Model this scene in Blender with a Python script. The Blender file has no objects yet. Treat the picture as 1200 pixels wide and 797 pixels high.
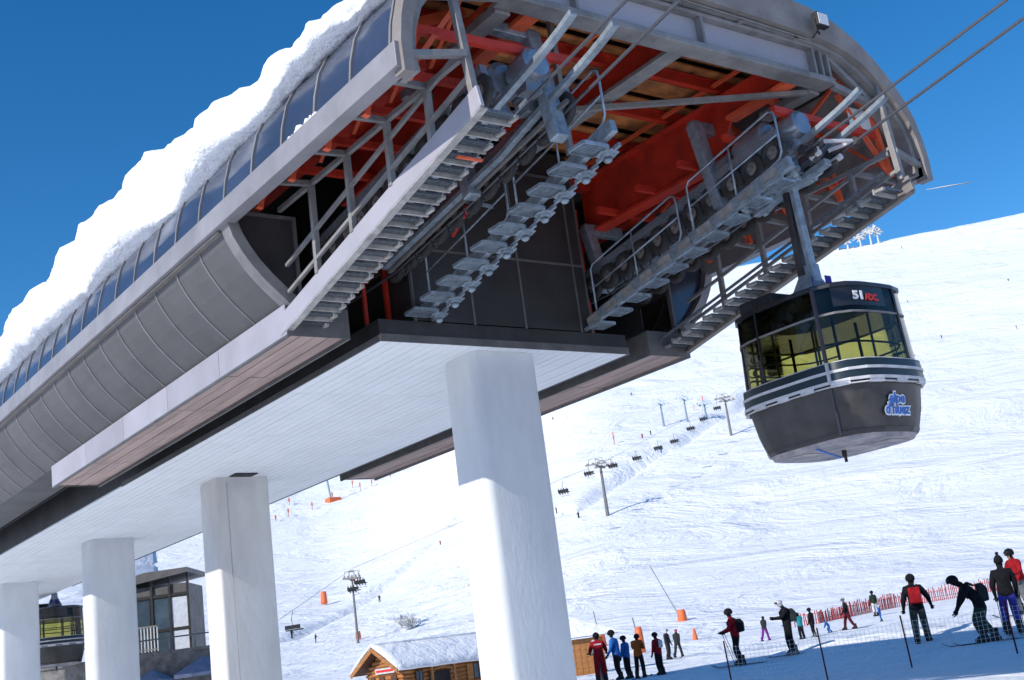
import bpy, math, random
from mathutils import Vector, Matrix, noise
random.seed(7)
S=bpy.context.scene
COL=S.collection
# ------------------------------------------------------------------ camera
cam=bpy.data.cameras.new('camera'); camo=bpy.data.objects.new('camera',cam); COL.objects.link(camo)
RX=(0.80456,0.04733933,0.59198159); RY=(-0.57942668,0.28108932,0.76501864); RZ=(-0.13018423,-0.95851332,0.25358289)
M=Matrix(((RX[0],-RX[1],-RX[2],0),(RY[0],-RY[1],-RY[2],0),(RZ[0],-RZ[1],-RZ[2],1.2),(0,0,0,1)))
camo.matrix_world=M
cam.sensor_fit='HORIZONTAL'; cam.sensor_width=36; cam.lens=1419.3/1200*36; cam.clip_start=.1; cam.clip_end=9000
S.camera=camo
# ------------------------------------------------------------------ sky and sun
TOSUN=Vector((-1.62,-.08,1.0)).normalized()
W=bpy.data.worlds.new('World'); S.world=W; W.use_nodes=True
nt=W.node_tree; bg=nt.nodes['Background']; sky=nt.nodes.new('ShaderNodeTexSky'); sky.sky_type='NISHITA'
sky.sun_disc=False; sky.sun_elevation=math.asin(TOSUN.z); sky.sun_rotation=math.atan2(TOSUN.x,TOSUN.y)
sky.altitude=2200; sky.air_density=1.0; sky.dust_density=.0; sky.ozone_density=1.6
hs=nt.nodes.new('ShaderNodeHueSaturation'); hs.inputs['Saturation'].default_value=1.38; nt.links.new(sky.outputs[0],hs.inputs['Color']); nt.links.new(hs.outputs[0],bg.inputs[0]); bg.inputs[1].default_value=.15
sl=bpy.data.lights.new('sun','SUN'); sl.energy=3.9; sl.angle=math.radians(.5); sl.color=(1,.955,.89)
so=bpy.data.objects.new('sun',sl); COL.objects.link(so); so.rotation_euler=TOSUN.to_track_quat('Z','Y').to_euler(); so.location=(-20,-10,60)
S.view_settings.view_transform='Standard'; S.view_settings.look='None'; S.view_settings.exposure=.18; S.view_settings.gamma=1
S.render.engine='CYCLES'
S.cycles.max_bounces=8; S.cycles.diffuse_bounces=6; S.cycles.transparent_max_bounces=12
# ------------------------------------------------------------------ materials
def mat(name,col,rough=.6,metal=0,var=.12,scale=6.,bump=.0,bscale=30.,spec=.5,dirt=None,stretch=(1,1,1),co='Object',rnd=.08):
    m=bpy.data.materials.new(name); m.use_nodes=True; n=m.node_tree; b=n.nodes['Principled BSDF']
    b.inputs['Roughness'].default_value=rough; b.inputs['Metallic'].default_value=metal
    b.inputs['Specular IOR Level'].default_value=spec
    tc=n.nodes.new('ShaderNodeTexCoord'); mp=n.nodes.new('ShaderNodeMapping'); mp.inputs['Scale'].default_value=stretch
    if co=='World':
        geo=n.nodes.new('ShaderNodeNewGeometry'); n.links.new(geo.outputs['Position'],mp.inputs[0])
    else: n.links.new(tc.outputs[co],mp.inputs[0])
    t=n.nodes.new('ShaderNodeTexNoise'); t.inputs['Scale'].default_value=scale; t.inputs['Detail'].default_value=6; t.inputs['Roughness'].default_value=.65
    n.links.new(mp.outputs[0],t.inputs[0])
    r=n.nodes.new('ShaderNodeValToRGB'); d=dirt or tuple(c*(1-2.2*var) for c in col)
    r.color_ramp.elements[0].position=.32; r.color_ramp.elements[1].position=.66
    r.color_ramp.elements[0].color=(*[max(0,c) for c in d],1); r.color_ramp.elements[1].color=(*[min(1,c*(1+var*.6)) for c in col],1)
    n.links.new(t.outputs[0],r.inputs[0])
    oi=n.nodes.new('ShaderNodeObjectInfo'); vr=n.nodes.new('ShaderNodeMapRange'); vr.inputs[3].default_value=1-rnd; vr.inputs[4].default_value=1+rnd; n.links.new(oi.outputs['Random'],vr.inputs[0])
    hv=n.nodes.new('ShaderNodeHueSaturation'); n.links.new(vr.outputs[0],hv.inputs['Value']); n.links.new(r.outputs[0],hv.inputs['Color']); n.links.new(hv.outputs[0],b.inputs['Base Color'])
    rr=n.nodes.new('ShaderNodeMapRange'); rr.inputs[3].default_value=min(1,rough+.12); rr.inputs[4].default_value=max(.05,rough-.1)
    n.links.new(t.outputs[0],rr.inputs[0]); n.links.new(rr.outputs[0],b.inputs['Roughness'])
    if bump:
        t2=n.nodes.new('ShaderNodeTexNoise'); t2.inputs['Scale'].default_value=bscale; t2.inputs['Detail'].default_value=5; n.links.new(mp.outputs[0],t2.inputs[0])
        bp=n.nodes.new('ShaderNodeBump'); bp.inputs['Strength'].default_value=bump; bp.inputs['Distance'].default_value=.02; n.links.new(t2.outputs[0],bp.inputs['Height']); n.links.new(bp.outputs[0],b.inputs['Normal'])
    return m
K={}
K['fascia']=mat('painted_fascia',(.29,.275,.285),.42,.0,.12,1.2,co='World')
K['arch']=mat('brown_grey_fascia',(.25,.22,.20),.6,0,.14,2.,co='World')
K['shell']=mat('dark_metal_cladding',(.128,.12,.115),.5,.2,.08,1.,co='World',rnd=.04)
K['rib']=mat('light_rib_trim',(.28,.265,.255),.5,.2,.12,3.,co='World')
K['pane']=mat('tinted_roof_pane',(.055,.065,.10),.12,.15,.15,.7,spec=.8,co='World')
K['panel']=mat('charcoal_wall_panel',(.043,.041,.04),.42,.1,.2,1.1,co='World')
K['seam']=mat('grey_seam_trim',(.14,.135,.13),.5,.2,.15,3.,co='World')
K['frame']=mat('warm_grey_steel',(.27,.26,.25),.55,.15,.16,3.,bump=.1,co='World')
K['galv']=mat('galvanised_steel',(.37,.43,.48),.42,.45,.2,7.,bump=.12,co='World',dirt=(.2,.24,.27))
K['grate']=mat('walkway_plate',(.44,.42,.39),.5,.3,.2,6.,co='World')
K['mesh_steel']=mat('grating_steel',(.2,.225,.25),.5,.5,.25,30.,co='World')
K['red']=mat('red_oxide_steel',(.62,.04,.016),.5,0,.22,1.6,bump=.12,co='World',dirt=(.34,.022,.012))
K['red_sunlit']=mat('sunlit_red_steel',(.85,.13,.045),.5,0,.16,1.6,co='World')  # same red paint as above, with sunlight put into the colour
K['deck']=mat('orange_brown_deck',(.60,.23,.06),.7,0,.3,2.2,bump=.2,co='World',dirt=(.13,.045,.02))
K['soffit']=mat('white_soffit_board',(.86,.875,.88),.5,0,.03,1.,co='World',rnd=.015)
K['joint']=mat('soffit_joint',(.35,.37,.39),.8,0,.1,3.,co='World')
K['wood']=mat('pinkish_soffit_board',(.46,.33,.28),.6,0,.14,1.2,stretch=(4,.5,1),co='World')
K['boxf']=mat('lilac_grey_fascia',(.36,.345,.38),.45,0,.07,.9,co='World')
K['black']=mat('matt_black',(.012,.012,.013),.6,0,.2,3.)
K['concrete']=mat('white_painted_concrete',(.66,.67,.67),.75,0,.05,1.4,bump=.25,bscale=14,co='World',dirt=(.58,.59,.59),stretch=(1,1,.35))
K['concrete2']=mat('cream_painted_concrete',(.60,.585,.56),.75,0,.06,1.4,bump=.25,bscale=14,co='World',dirt=(.5,.48,.45),stretch=(1,1,.3))
K['tyre']=mat('black_rubber',(.05,.047,.045),.75,0,.2,8.)
K['rim']=mat('dusty_wheel_rim',(.34,.30,.27),.6,.4,.25,8.)
K['motor']=mat('grey_motor_housing',(.36,.39,.43),.25,.55,.15,3.,co='World')
K['rope']=mat('steel_rope',(.13,.135,.15),.4,.5,.2,60.)
K['cab']=mat('black_cabin_paint',(.022,.02,.023),.24,0,.2,2.,spec=.6)
K['cabbody']=mat('dusty_charcoal_paint',(.056,.049,.045),.4,0,.25,2.2,bump=.05)
K['cabband']=mat('dark_teal_band',(.018,.027,.032),.3,0,.15,3.)
K['trimwhite']=mat('white_rubber_trim',(.62,.60,.60),.5,0,.1,5.)
K['mull']=mat('dark_violet_mullion',(.07,.06,.075),.4,0,.1,5.)
K['bottom']=mat('worn_cabin_floor',(.40,.36,.34),.5,.1,.3,2.6,dirt=(.13,.13,.17))
K['blue']=mat('blue_logo',(.02,.15,.55),.4,0,.05,5.)
K['white']=mat('white_print',(.8,.8,.8),.5,0,.04,5.)
K['redp']=mat('red_print',(.6,.02,.015),.5,0,.04,5.)
K['hutwood']=mat('orange_log_wood',(.44,.19,.055),.6,0,.3,3.,bump=.3,stretch=(.6,.6,5),dirt=(.22,.08,.02))
K['hutdark']=mat('dark_brown_timber',(.10,.045,.022),.7,0,.2,5.)
K['glass']=mat('bluish_window_glass',(.10,.15,.19),.08,.3,.2,1.4,spec=.8)
K['stone']=mat('grey_stone',(.25,.24,.23),.85,0,.25,3.,bump=.4,co='World')
K['cloth_blue']=mat('faded_blue_canvas',(.28,.31,.42),.8,0,.1,3.)
K['orange']=mat('orange_padding',(.80,.17,.05),.6,0,.12,3.)
K['fencered']=mat('red_plastic',(.50,.05,.05),.6,0,.15,6.)
K['netting']=mat('blue_grey_netting',(.72,.76,.82),.7,0,.1,6.)
K['polegrey']=mat('weathered_pole',(.22,.21,.2),.6,.3,.15,4.)
K['frost']=mat('frosted_metal',(.62,.62,.62),.7,0,.15,1.)
def clothmat(name,c): K[name]=mat(name,c,.85,0,.2,7.,bump=.9,bscale=16,spec=.12); return K[name]
for nm,c in dict(skin=(.45,.26,.18),cl_black=(.014,.014,.017),cl_char=(.035,.037,.04),cl_olive=(.07,.075,.06),cl_red=(.33,.012,.018),cl_blue=(.02,.13,.42),
    cl_violet=(.06,.06,.32),cl_orange=(.36,.09,.02),cl_purple=(.22,.04,.30),cl_white=(.62,.62,.64),cl_teal=(.03,.30,.34),cl_maroon=(.10,.012,.02),cl_green=(.03,.05,.035),cl_pink=(.5,.1,.2),cl_grey=(.16,.17,.18)).items(): clothmat(nm,c)
def snowmat(name,kind):
    m=bpy.data.materials.new(name); m.use_nodes=True; n=m.node_tree; b=n.nodes['Principled BSDF']
    b.inputs['Roughness'].default_value=.7; b.inputs['Specular IOR Level'].default_value=.25
    g=n.nodes.new('ShaderNodeNewGeometry'); 
    def N(sc,det,st=(1,1,1),rot=0,dist=0):
        mp=n.nodes.new('ShaderNodeMapping'); mp.inputs['Scale'].default_value=st; mp.inputs['Rotation'].default_value=(0,0,rot)
        n.links.new(g.outputs['Position'],mp.inputs[0]); t=n.nodes.new('ShaderNodeTexNoise'); t.inputs['Scale'].default_value=sc; t.inputs['Detail'].default_value=det
        t.inputs['Roughness'].default_value=.6; t.inputs['Distortion'].default_value=dist; n.links.new(mp.outputs[0],t.inputs[0]); return t
    c=n.nodes.new('ShaderNodeValToRGB'); c.color_ramp.elements[0].color=(.86,.87,.90,1); c.color_ramp.elements[1].color=(.92,.92,.92,1)
    t0=N(.02 if kind=='slope' else 2.,5); n.links.new(t0.outputs[0],c.inputs[0]); n.links.new(c.outputs[0],b.inputs['Base Color'])
    prev=None
    specs=[(.04,6,(1,1,1),0,.8,.6,6.),(.22,7,(1,.8,1),.75,1.3,.65,.8),(.9,6,(.75,1,1),1.9,1.,.65,.35)] if kind=='slope' else [(1.1,8,(1,1,1),0,.3,.7,.4),(6.,6,(1,1,1),0,0,.5,.05)]
    for sc,de,st,ro,di,stg,dd in specs:
        t=N(sc,de,st,ro,di); bp=n.nodes.new('ShaderNodeBump'); bp.inputs['Strength'].default_value=stg; bp.inputs['Distance'].default_value=dd
        n.links.new(t.outputs[0],bp.inputs['Height'])
        if prev: n.links.new(prev.outputs[0],bp.inputs['Normal'])
        prev=bp
    n.links.new(prev.outputs[0],b.inputs['Normal']); return m
K['snow']=snowmat('piled_snow','near'); K['slope']=snowmat('skied_snow','slope')
def glassmat(name,col,mixf=.12):
    m=bpy.data.materials.new(name); m.use_nodes=True; n=m.node_tree; n.nodes.remove(n.nodes['Principled BSDF']); out=n.nodes['Material Output']
    t=n.nodes.new('ShaderNodeBsdfTransparent'); gl=n.nodes.new('ShaderNodeBsdfGlossy'); gl.inputs['Roughness'].default_value=.03; mx=n.nodes.new('ShaderNodeMixShader')
    ns=n.nodes.new('ShaderNodeTexNoise'); ns.inputs['Scale'].default_value=2.; r=n.nodes.new('ShaderNodeValToRGB'); r.color_ramp.elements[0].color=(*[c*.8 for c in col],1); r.color_ramp.elements[1].color=(*col,1)
    tc=n.nodes.new('ShaderNodeTexCoord'); n.links.new(tc.outputs['Object'],ns.inputs[0]); n.links.new(ns.outputs[0],r.inputs[0]); n.links.new(r.outputs[0],t.inputs[0])
    fr=n.nodes.new('ShaderNodeFresnel'); fr.inputs[0].default_value=1.45; n.links.new(fr.outputs[0],mx.inputs[0]); n.links.new(t.outputs[0],mx.inputs[1]); n.links.new(gl.outputs[0],mx.inputs[2]); n.links.new(mx.outputs[0],out.inputs[0]); return m
K['yglass']=glassmat('yellow_green_cabin_glass',(.68,.66,.31))
K['dglass']=glassmat('ceiling_shaded_upper_glass',(.16,.15,.11))  # same glass as the windows, shade of the dim ceiling put into its colour
# ------------------------------------------------------------------ mesh builder
class G:
    def __init__(s): s.v=[]; s.f=[]; s.m=[]
    def add(s,vs,fs,mi=0):
        o=len(s.v); s.v+= [tuple(v) for v in vs]; s.f+=[tuple(i+o for i in f) for f in fs]; s.m+=[mi]*len(fs); return s
    def box(s,x0,x1,y0,y1,z0,z1,mi=0):
        return s.add([(x0,y0,z0),(x1,y0,z0),(x1,y1,z0),(x0,y1,z0),(x0,y0,z1),(x1,y0,z1),(x1,y1,z1),(x0,y1,z1)],[(3,2,1,0),(4,5,6,7),(0,1,5,4),(1,2,6,5),(2,3,7,6),(3,0,4,7)],mi)
    def beam(s,p,q,w,h,mi=0,up=(0,0,1)):
        p=Vector(p); q=Vector(q); d=(q-p).normalized(); u=Vector(up)
        if abs(d.dot(u))>.97: u=Vector((0,1,0))
        a=d.cross(u).normalized(); b=a.cross(d).normalized()
        vs=[c+a*(i*w/2)+b*(j*h/2) for c in (p,q) for i,j in ((-1,-1),(1,-1),(1,1),(-1,1))]
        return s.add(vs,[(3,2,1,0),(4,5,6,7),(0,1,5,4),(1,2,6,5),(2,3,7,6),(3,0,4,7)],mi)
    def tube(s,pts,r,n=6,mi=0,cap=True):
        pts=[Vector(p) for p in pts]; rs=r if isinstance(r,(list,tuple)) else [r]*len(pts)
        o=len(s.v); pa=None
        for i,p in enumerate(pts):
            d=(pts[min(i+1,len(pts)-1)]-pts[max(i-1,0)]).normalized()
            if pa is None: pa=d.cross(Vector((0,0,1)) if abs(d.z)<.9 else Vector((0,1,0))).normalized()
            a=(pa-d*pa.dot(d)).normalized(); pa=a; b=d.cross(a)
            for k in range(n):
                t=2*math.pi*k/n; s.v.append(tuple(p+(a*math.cos(t)+b*math.sin(t))*rs[i]))
        for i in range(len(pts)-1):
            for k in range(n):
                s.f.append((o+i*n+k,o+i*n+(k+1)%n,o+(i+1)*n+(k+1)%n,o+(i+1)*n+k)); s.m.append(mi)
        if cap:
            s.f.append(tuple(o+k for k in range(n))[::-1]); s.m.append(mi); e=o+(len(pts)-1)*n; s.f.append(tuple(e+k for k in range(n))); s.m.append(mi)
        return s
    def prism(s,poly,ax,a,b,mi=0):
        def P(u,v,w): return {'y':(u,w,v),'x':(w,u,v),'z':(u,v,w)}[ax]
        n=len(poly); vs=[P(u,v,a) for u,v in poly]+[P(u,v,b) for u,v in poly]
        return s.add(vs,[tuple(range(n)),tuple(range(2*n-1,n-1,-1))]+[(i,n+i,n+(i+1)%n,(i+1)%n) for i in range(n)],mi)
    def band(s,outer,inner,ax,a,b,mi=0):
        def P(u,v,w): return {'y':(u,w,v),'x':(w,u,v),'z':(u,v,w)}[ax]
        n=len(outer); vs=[]
        for L,w in ((outer,a),(inner,a),(outer,b),(inner,b)): vs+=[P(u,v,w) for u,v in L]
        fs=[]
        for i in range(n-1): fs+=[(i,i+1,n+i+1,n+i),(2*n+i,3*n+i,3*n+i+1,2*n+i+1),(i,2*n+i,2*n+i+1,i+1),(n+i,n+i+1,3*n+i+1,3*n+i)]
        fs+=[(0,n,3*n,2*n),(n-1,3*n-1,4*n-1,2*n-1)]
        return s.add(vs,fs,mi)
    def mesh(s,name,mats,off=(0,0,0),smooth=False):
        me=bpy.data.meshes.new(name); me.from_pydata([(x-off[0],y-off[1],z-off[2]) for x,y,z in s.v],[],s.f)
        for m in (mats if isinstance(mats,(list,tuple)) else [mats]): me.materials.append(K[m] if isinstance(m,str) else m)
        me.polygons.foreach_set('material_index',s.m); 
        if smooth: me.polygons.foreach_set('use_smooth',[True]*len(s.f))
        me.update(); return me
    def center(s):
        r=[]
        for i in range(3):
            c=[v[i] for v in s.v]; r.append((min(c)+max(c))/2)
        return tuple(r)
WL={}   # world location of unrotated parents
def tag(o,label=None,cat=None,group=None,kind=None):
    if label: o['label']=label
    if cat: o['category']=cat
    if group: o['group']=group
    if kind: o['kind']=kind
    return o
def thing(name,loc,label,cat,group=None,rz=0):
    o=bpy.data.objects.new(name,None); COL.objects.link(o); o.location=loc; o.rotation_euler=(0,0,rz); o.empty_display_size=.2
    WL[o.name]=tuple(loc); return tag(o,label,cat,group)
def part(name,g,m,parent=None,smooth=False,local=False,bevel=0,kind=None):
    """world-space geometry -> one object with its origin at its own centre"""
    c=g.center(); me=g.mesh(name,m,c,smooth); o=bpy.data.objects.new(name,me); COL.objects.link(o)
    base=WL.get(parent.name,(0,0,0)) if parent and not local else (0,0,0)
    o.location=tuple(c[i]-base[i] for i in range(3)); o.parent=parent; WL[o.name]=c if not local else (0,0,0)
    if bevel:
        b=o.modifiers.new('bevel','BEVEL'); b.width=bevel; b.segments=2; b.limit_method='ANGLE'
    if kind: o['kind']=kind
    return o
def inst(src,dloc,parent=None,name=None):
    o=src.copy(); COL.objects.link(o); o.location=Vector(src.location)+Vector(dloc); o.parent=parent or src.parent
    w=WL.get(src.name,(0,0,0)); WL[o.name]=(w[0]+dloc[0],w[1]+dloc[1],w[2]+dloc[2]); return o
def copy_tree(o,parent=None):
    c=o.copy(); COL.objects.link(c); c.parent=parent; 
    for ch in list(o.children): copy_tree(ch,c)
    return c
def mx(P): return [(CX*2-x,z) for x,z in P][::-1]
CX=10.8
# ------------------------------------------------------------------ terrain
def sst(a,b,x):
    t=min(1,max(0,(x-a)/(b-a))); return t*t*(3-2*t)
def lerp_tab(tab,x):
    if x<=tab[0][0]: return tab[0][1]
    for (a,va),(b,vb) in zip(tab,tab[1:]):
        if x<=b: return va+(vb-va)*(x-a)/(b-a)
    return tab[-1][1]
RT=[(0,0),(70,0),(110,.012),(160,.04),(262,.11),(360,.16),(600,.24),(900,.297),(1100,.25),(2500,.12)]
AT=[(-180,.4),(0,.45),(25,.5),(28,.47),(30,.485),(32,.53),(34,.6),(36,.7),(38,.82),(40,.93),(42,.99),(44,1),(50,1),(62,.965),(80,.9),(140,.5),(180,.4)]
def H(x,y):
    r=math.hypot(x,y); az=math.degrees(math.atan2(x,y)); g=lerp_tab(AT,az) if not 20<az<50 else .47+.53*sst(27,42.5,az); k=sst(500,900,r)
    h=lerp_tab(RT,r)*r*(g*(1-k)+max(g,.62)*k)
    if r<120: h+=(.42*sst(26.5,31,x)*(1-sst(24,33,y))+.16*sst(18,27,x)*(1-sst(27,38,y)))*(1-sst(60,120,r))
    return h
TR=[[(182,230),(182.9,219),(210,236),(234.6,248),(254.8,253.8),(283.4,269.6),(311.8,279.4),(340,300)],[(102.1,212.2),(148,266),(187.5,301),(225,330)],[(88.2,92.1),(93,92),(97,92.5)]]
def segd(px,py,a,b):
    dx,dy=b[0]-a[0],b[1]-a[1]; t=max(0,min(1,((px-a[0])*dx+(py-a[1])*dy)/(dx*dx+dy*dy))); return math.hypot(px-a[0]-t*dx,py-a[1]-t*dy)
def terrain():
    az=[]; a=-180.
    while a<180: az.append(a); a+= .14 if 18<a<70 else 4.
    rs=[0.6,2,5,9,14,18]; 
    while rs[-1]<2500: rs.append(rs[-1]*(1.012 if rs[-1]<950 else 1.06))
    v=[(0,0,0)]; n=len(az)
    for r in rs:
        for a in az:
            x=r*math.sin(math.radians(a)); y=r*math.cos(math.radians(a)); h=H(x,y)
            if 14<a<74:
                if r<130: h+=.05*noise.noise(Vector((x*.2,y*.2,0)))*min(1,r/20)
                else:
                    k=min(1,(r-130)/150); h+=k*(.9*noise.noise(Vector((x*.03,y*.03,1)))+.35*noise.noise(Vector((x*.11,y*.11,3)))+5*noise.noise(Vector((x*.005,y*.005,7)))*min(1,max(0,(r-450)/300)))
                if 170<r<480:
                    for L,dep,wd in ((TR[0],2.6,2.8),(TR[1],1.5,2.2)):
                        d=min(segd(x,y,p,q) for p,q in zip(L,L[1:]))
                        if d<4*wd: h-=dep*math.exp(-(d/wd)**2)
            v.append((x,y,h))
    f=[(0,1+(k+1)%n,1+k) for k in range(n)]
    for i in range(len(rs)-1):
        o=1+i*n; p=o+n
        f+=[(o+k,o+(k+1)%n,p+(k+1)%n,p+k) for k in range(n)]
    me=bpy.data.meshes.new('snowy_ground'); me.from_pydata(v,[],f); me.materials.append(K['slope']); me.polygons.foreach_set('use_smooth',[True]*len(f)); me.update()
    o=bpy.data.objects.new('snowy_ground',me); COL.objects.link(o); o['kind']='structure'; return o
terrain()
# ------------------------------------------------------------------ the lift station
ST=thing('lift_station',(CX,9.4,0),'long curved grey cable car station on white columns, open front with red steel inside','building')
Y0=9.4; YW=13.95; YE=48.
# outer section of the upper roof, left half (x,z); mirrored for the right
UP=[(6.30,7.46),(6.34,7.75),(6.42,8.05),(6.56,8.32),(6.78,8.6),(7.08,8.88),(7.42,9.12),(7.86,9.33),(8.4,9.46),(9.3,9.54),(10.8,9.58)]
LO=[(6.36,7.2),(6.42,7.02),(6.52,6.84),(6.66,6.64),(6.82,6.46),(7.0,6.29),(7.17,6.14)]
def off(P,d):
    R=[]
    for i,p in enumerate(P):
        a=P[max(i-1,0)]; b=P[min(i+1,len(P)-1)]; t=Vector((b[0]-a[0],b[1]-a[1])).normalized(); R.append((p[0]+t.y*d,p[1]-t.x*d))
    return R
PITCH=.87
# upper: panes of tinted cladding between ribs up to the flat, both sides; then a plain roof deck
PAN=UP[:7]; NB=int((YE-Y0-.15)/PITCH)
def mirrored(g):
    h=G(); h.v=[(2*CX-x,y,z) for x,y,z in g.v]; h.f=[tuple(reversed(f)) for f in g.f]; h.m=list(g.m); return h
ya=Y0+.12
for side in (0,1):
    g=G().band(PAN,off(PAN,.04),'y',ya+.02,ya+PITCH-.02); g=mirrored(g) if side else g
    p0=part('roof_pane',g,'pane',ST)
    r=G().band(off(PAN,-.018),off(PAN,.05),'y',ya-.02,ya+.02); r=mirrored(r) if side else r
    r0=part('roof_rib',r,'rib',ST)
    for k in range(1,NB): inst(p0,(0,k*PITCH,0))
    for k in range(1,NB+1): inst(r0,(0,k*PITCH,0))
    # the lower bulging shell, from the end wall back
    g=G().band(LO,off(LO,-.04),'y',YW+.15+.02,YW+.15+PITCH-.018); 
    g=mirrored(g) if side else g
    p1=part('shell_panel',g,'shell',ST)
    r=G().band(off(LO,.014),off(LO,-.05),'y',YW+.135,YW+.165); r=mirrored(r) if side else r
    r1=part('shell_rib',r,'rib',ST)
    for k in range(1,38): inst(p1,(0,k*PITCH,0)); 
    for k in range(1,38): inst(r1,(0,k*PITCH,0))
    g=G().band(off(LO,.05),off(LO,-.1),'y',YW-.1,YW+.13); part('shell_end_ring',mirrored(g) if side else g,'rib',ST)
    # end wall of the shell with light edge trim
    ex=7.3
    pl=[(6.42,7.36)]+off(LO,-.08)+[(ex,6.14),(ex,7.36)]
    g=G().prism(pl,'y',YW+.02,YW+.08); part('shell_end_wall',mirrored(g) if side else g,'panel' if side==0 else 'pane',ST)
    g=G().box(ex,ex+.05,YW-.02,YW+.06,6.12,7.4).box(6.42,ex-.002,YW-.02,YW+.06,7.36,7.402); part('end_wall_trim',mirrored(g) if side else g,'seam',ST)
    # gutter fascia in long lengths
    for k,(a,b) in enumerate([(Y0-.05,16.2),(16.2,23),(23,30),(30,37),(37,YE)]):
        g=G().box(6.24,6.43,a+.003,b-.003,7.18,7.47); part('gutter',mirrored(g) if side else g,'fascia',ST,bevel=.008)
    g=G().box(6.3,6.43,YW+.2,YE,7.14,7.176); part('gutter_soffit',mirrored(g) if side else g,'arch',ST)
    # inside lining of the shell
    g=G().band(off(PAN,.08),off(PAN,.11),'y',Y0+.2,YE); part('shell_lining',mirrored(g) if side else g,'seam',ST)
    g=G().box(7.17,8.0,YW+.2,YE,6.13,6.17); part('shell_floor',mirrored(g) if side else g,'panel',ST)
# roof top
T=UP[6:]+[(2*CX-x,z) for x,z in UP[6:-1]][::-1]
part('roof_deck',G().band(T,[(x,z-.06) for x,z in T],'y',Y0+.1,YE),'shell',ST)
# front arch fascia
FI=[(6.43,7.46),(6.48,7.75),(6.58,8.02),(6.78,8.28),(7.05,8.52),(7.35,8.74),(7.7,8.9),(8.1,8.98),(8.6,9.02),(9.4,9.05),(10.8,9.06)]
OU=off(UP,-.005); 
def both(P): return [(6.3 if P is OU else 6.43,7.12)]+P+[(2*CX-x,z) for x,z in P[:-1]][::-1]+[(2*CX-(6.3 if P is OU else 6.43),7.12)]
part('arch_fascia',G().band(both(OU),both(FI),'y',Y0-.1,Y0+.09),'arch',ST)
IN2=[(x+.09,z-.05) for x,z in FI]
def both2(P,x0): return [(x0,7.2)]+P+[(2*CX-x,z) for x,z in P[:-1]][::-1]+[(2*CX-x0,7.2)]
part('arch_channel',G().band(both2([(x+.01,z-.004) for x,z in FI],6.48),both2(IN2,6.56),'y',Y0+.0,Y0+.3),'frame',ST)
# front cross beam: web with flanges and stiffeners
cb=G().box(7.95,13.65,Y0+.17,Y0+.2,8.53,8.93); part('front_beam_web',cb,'boxf',ST)
part('front_beam_flange',G().box(7.9,13.7,Y0+.05,Y0+.33,8.44,8.53),'frame',ST,bevel=.01)
part('front_beam_flange',G().box(7.9,13.7,Y0+.05,Y0+.33,8.93,8.98),'frame',ST,bevel=.01)
st0=part('beam_stiffener',G().box(7.96,8.0,Y0+.06,Y0+.165,8.532,8.928),'frame',ST)
for x in (1.,5.35,5.5,5.65): inst(st0,(x,0,0))
part('beam_stiffener',G().box(11.1,11.14,Y0+.06,Y0+.165,8.532,8.928),'frame',ST)
for s in (0,1):
    def MR(p): return (2*CX-p[0],p[1],p[2]) if s else p
    def bm(name,p,q,w,h,m): part(name,G().beam(MR(p),MR(q),w,h),m,ST,bevel=.006 if w>.07 else 0)
    bm('arch_strut',(7.88,Y0+.15,8.47),(6.72,Y0+.1,8.2),.09,.09,'frame')
    bm('arch_brace',(7.95,Y0+.12,8.9),(7.05,Y0+.12,8.3),.08,.08,'frame')
    bm('arch_hanger',(7.05,Y0+.02,8.72),(7.12,Y0-.12,7.0),.085,.085,'frame')
    bm('arch_tie',(7.1,Y0-.1,7.46),(6.45,Y0-.02,7.36),.08,.08,'frame')
# hanging posts, ties and rails that carry the outer walkways
zw=lambda y:5.95+.205*(14.1-y)
for s in (0,1):
    def MR(p): return (2*CX-p[0],p[1],p[2]) if s else p
    for y in (10.1,11.0,11.98,12.95):
        part('walkway_post',G().beam(MR((7.1,y,7.5)),MR((7.1,y+.02,zw(y)+.05)),.075,.075),'frame',ST,bevel=.005)
        part('post_tie',G().beam(MR((7.06,y-.0,7.46)),MR((6.42,y-.25,7.30)),.07,.07),'frame',ST,bevel=.005)
    part('top_rail',G().beam(MR((7.1,Y0+.0,7.46)),MR((7.1,13.9,7.46)),.06,.06),'frame',ST)
    for dh in (.25,.62):
        part('hand_rail',G().beam(MR((7.09,9.3,zw(9.3)+dh)),MR((7.09,13.8,zw(13.8)+dh)),.045,.045),'frame',ST)
    # outer walkway: stringers and stepped treads
    y1=9.15
    part('walkway_stringer',G().beam(MR((7.1,y1,zw(y1)-.06)),MR((7.1,14.12,zw(14.12)-.06)),.05,.26),'boxf' if s==0 else 'arch',ST,bevel=.01)
    part('stringer_flange',G().beam(MR((7.13,y1,zw(y1)-.2)),MR((7.13,14.12,zw(14.12)-.2)),.1,.02),'grate' if s==0 else 'arch',ST)
    part('walkway_stringer',G().beam(MR((7.72,y1,zw(y1)+.0)),MR((7.72,14.12,zw(14.12)+.0)),.025,.04),'mesh_steel',ST)
    src=None
    for k in range(19):
        y=9.3+k*.255; z=zw(y)-.12
        if src is None:
            g=G()
            for j in range(4): g.box(7.17,7.6,y-.035+j*.034,y-.022+j*.034,z-.012,z+.022)
            for j in range(4): a=7.2+j*.12; g.box(a,a+.01,y-.035,y+.09,z-.005,z+.02)
            g=mirrored(g) if s else g
            src=part('walkway_grate',g,'mesh_steel',ST)
            g=G().box(7.16,7.66,y+.095,y+.128,z-.06,z+.02).box(7.605,7.66,y-.05,y+.093,z-.04,z+.0); g=mirrored(g) if s else g
            lip=part('tread_lip',g,'grate',ST); z0=z; ys=y
        else: inst(src,(0,y-ys,z-z0)); inst(lip,(0,y-ys,z-z0))
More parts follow.
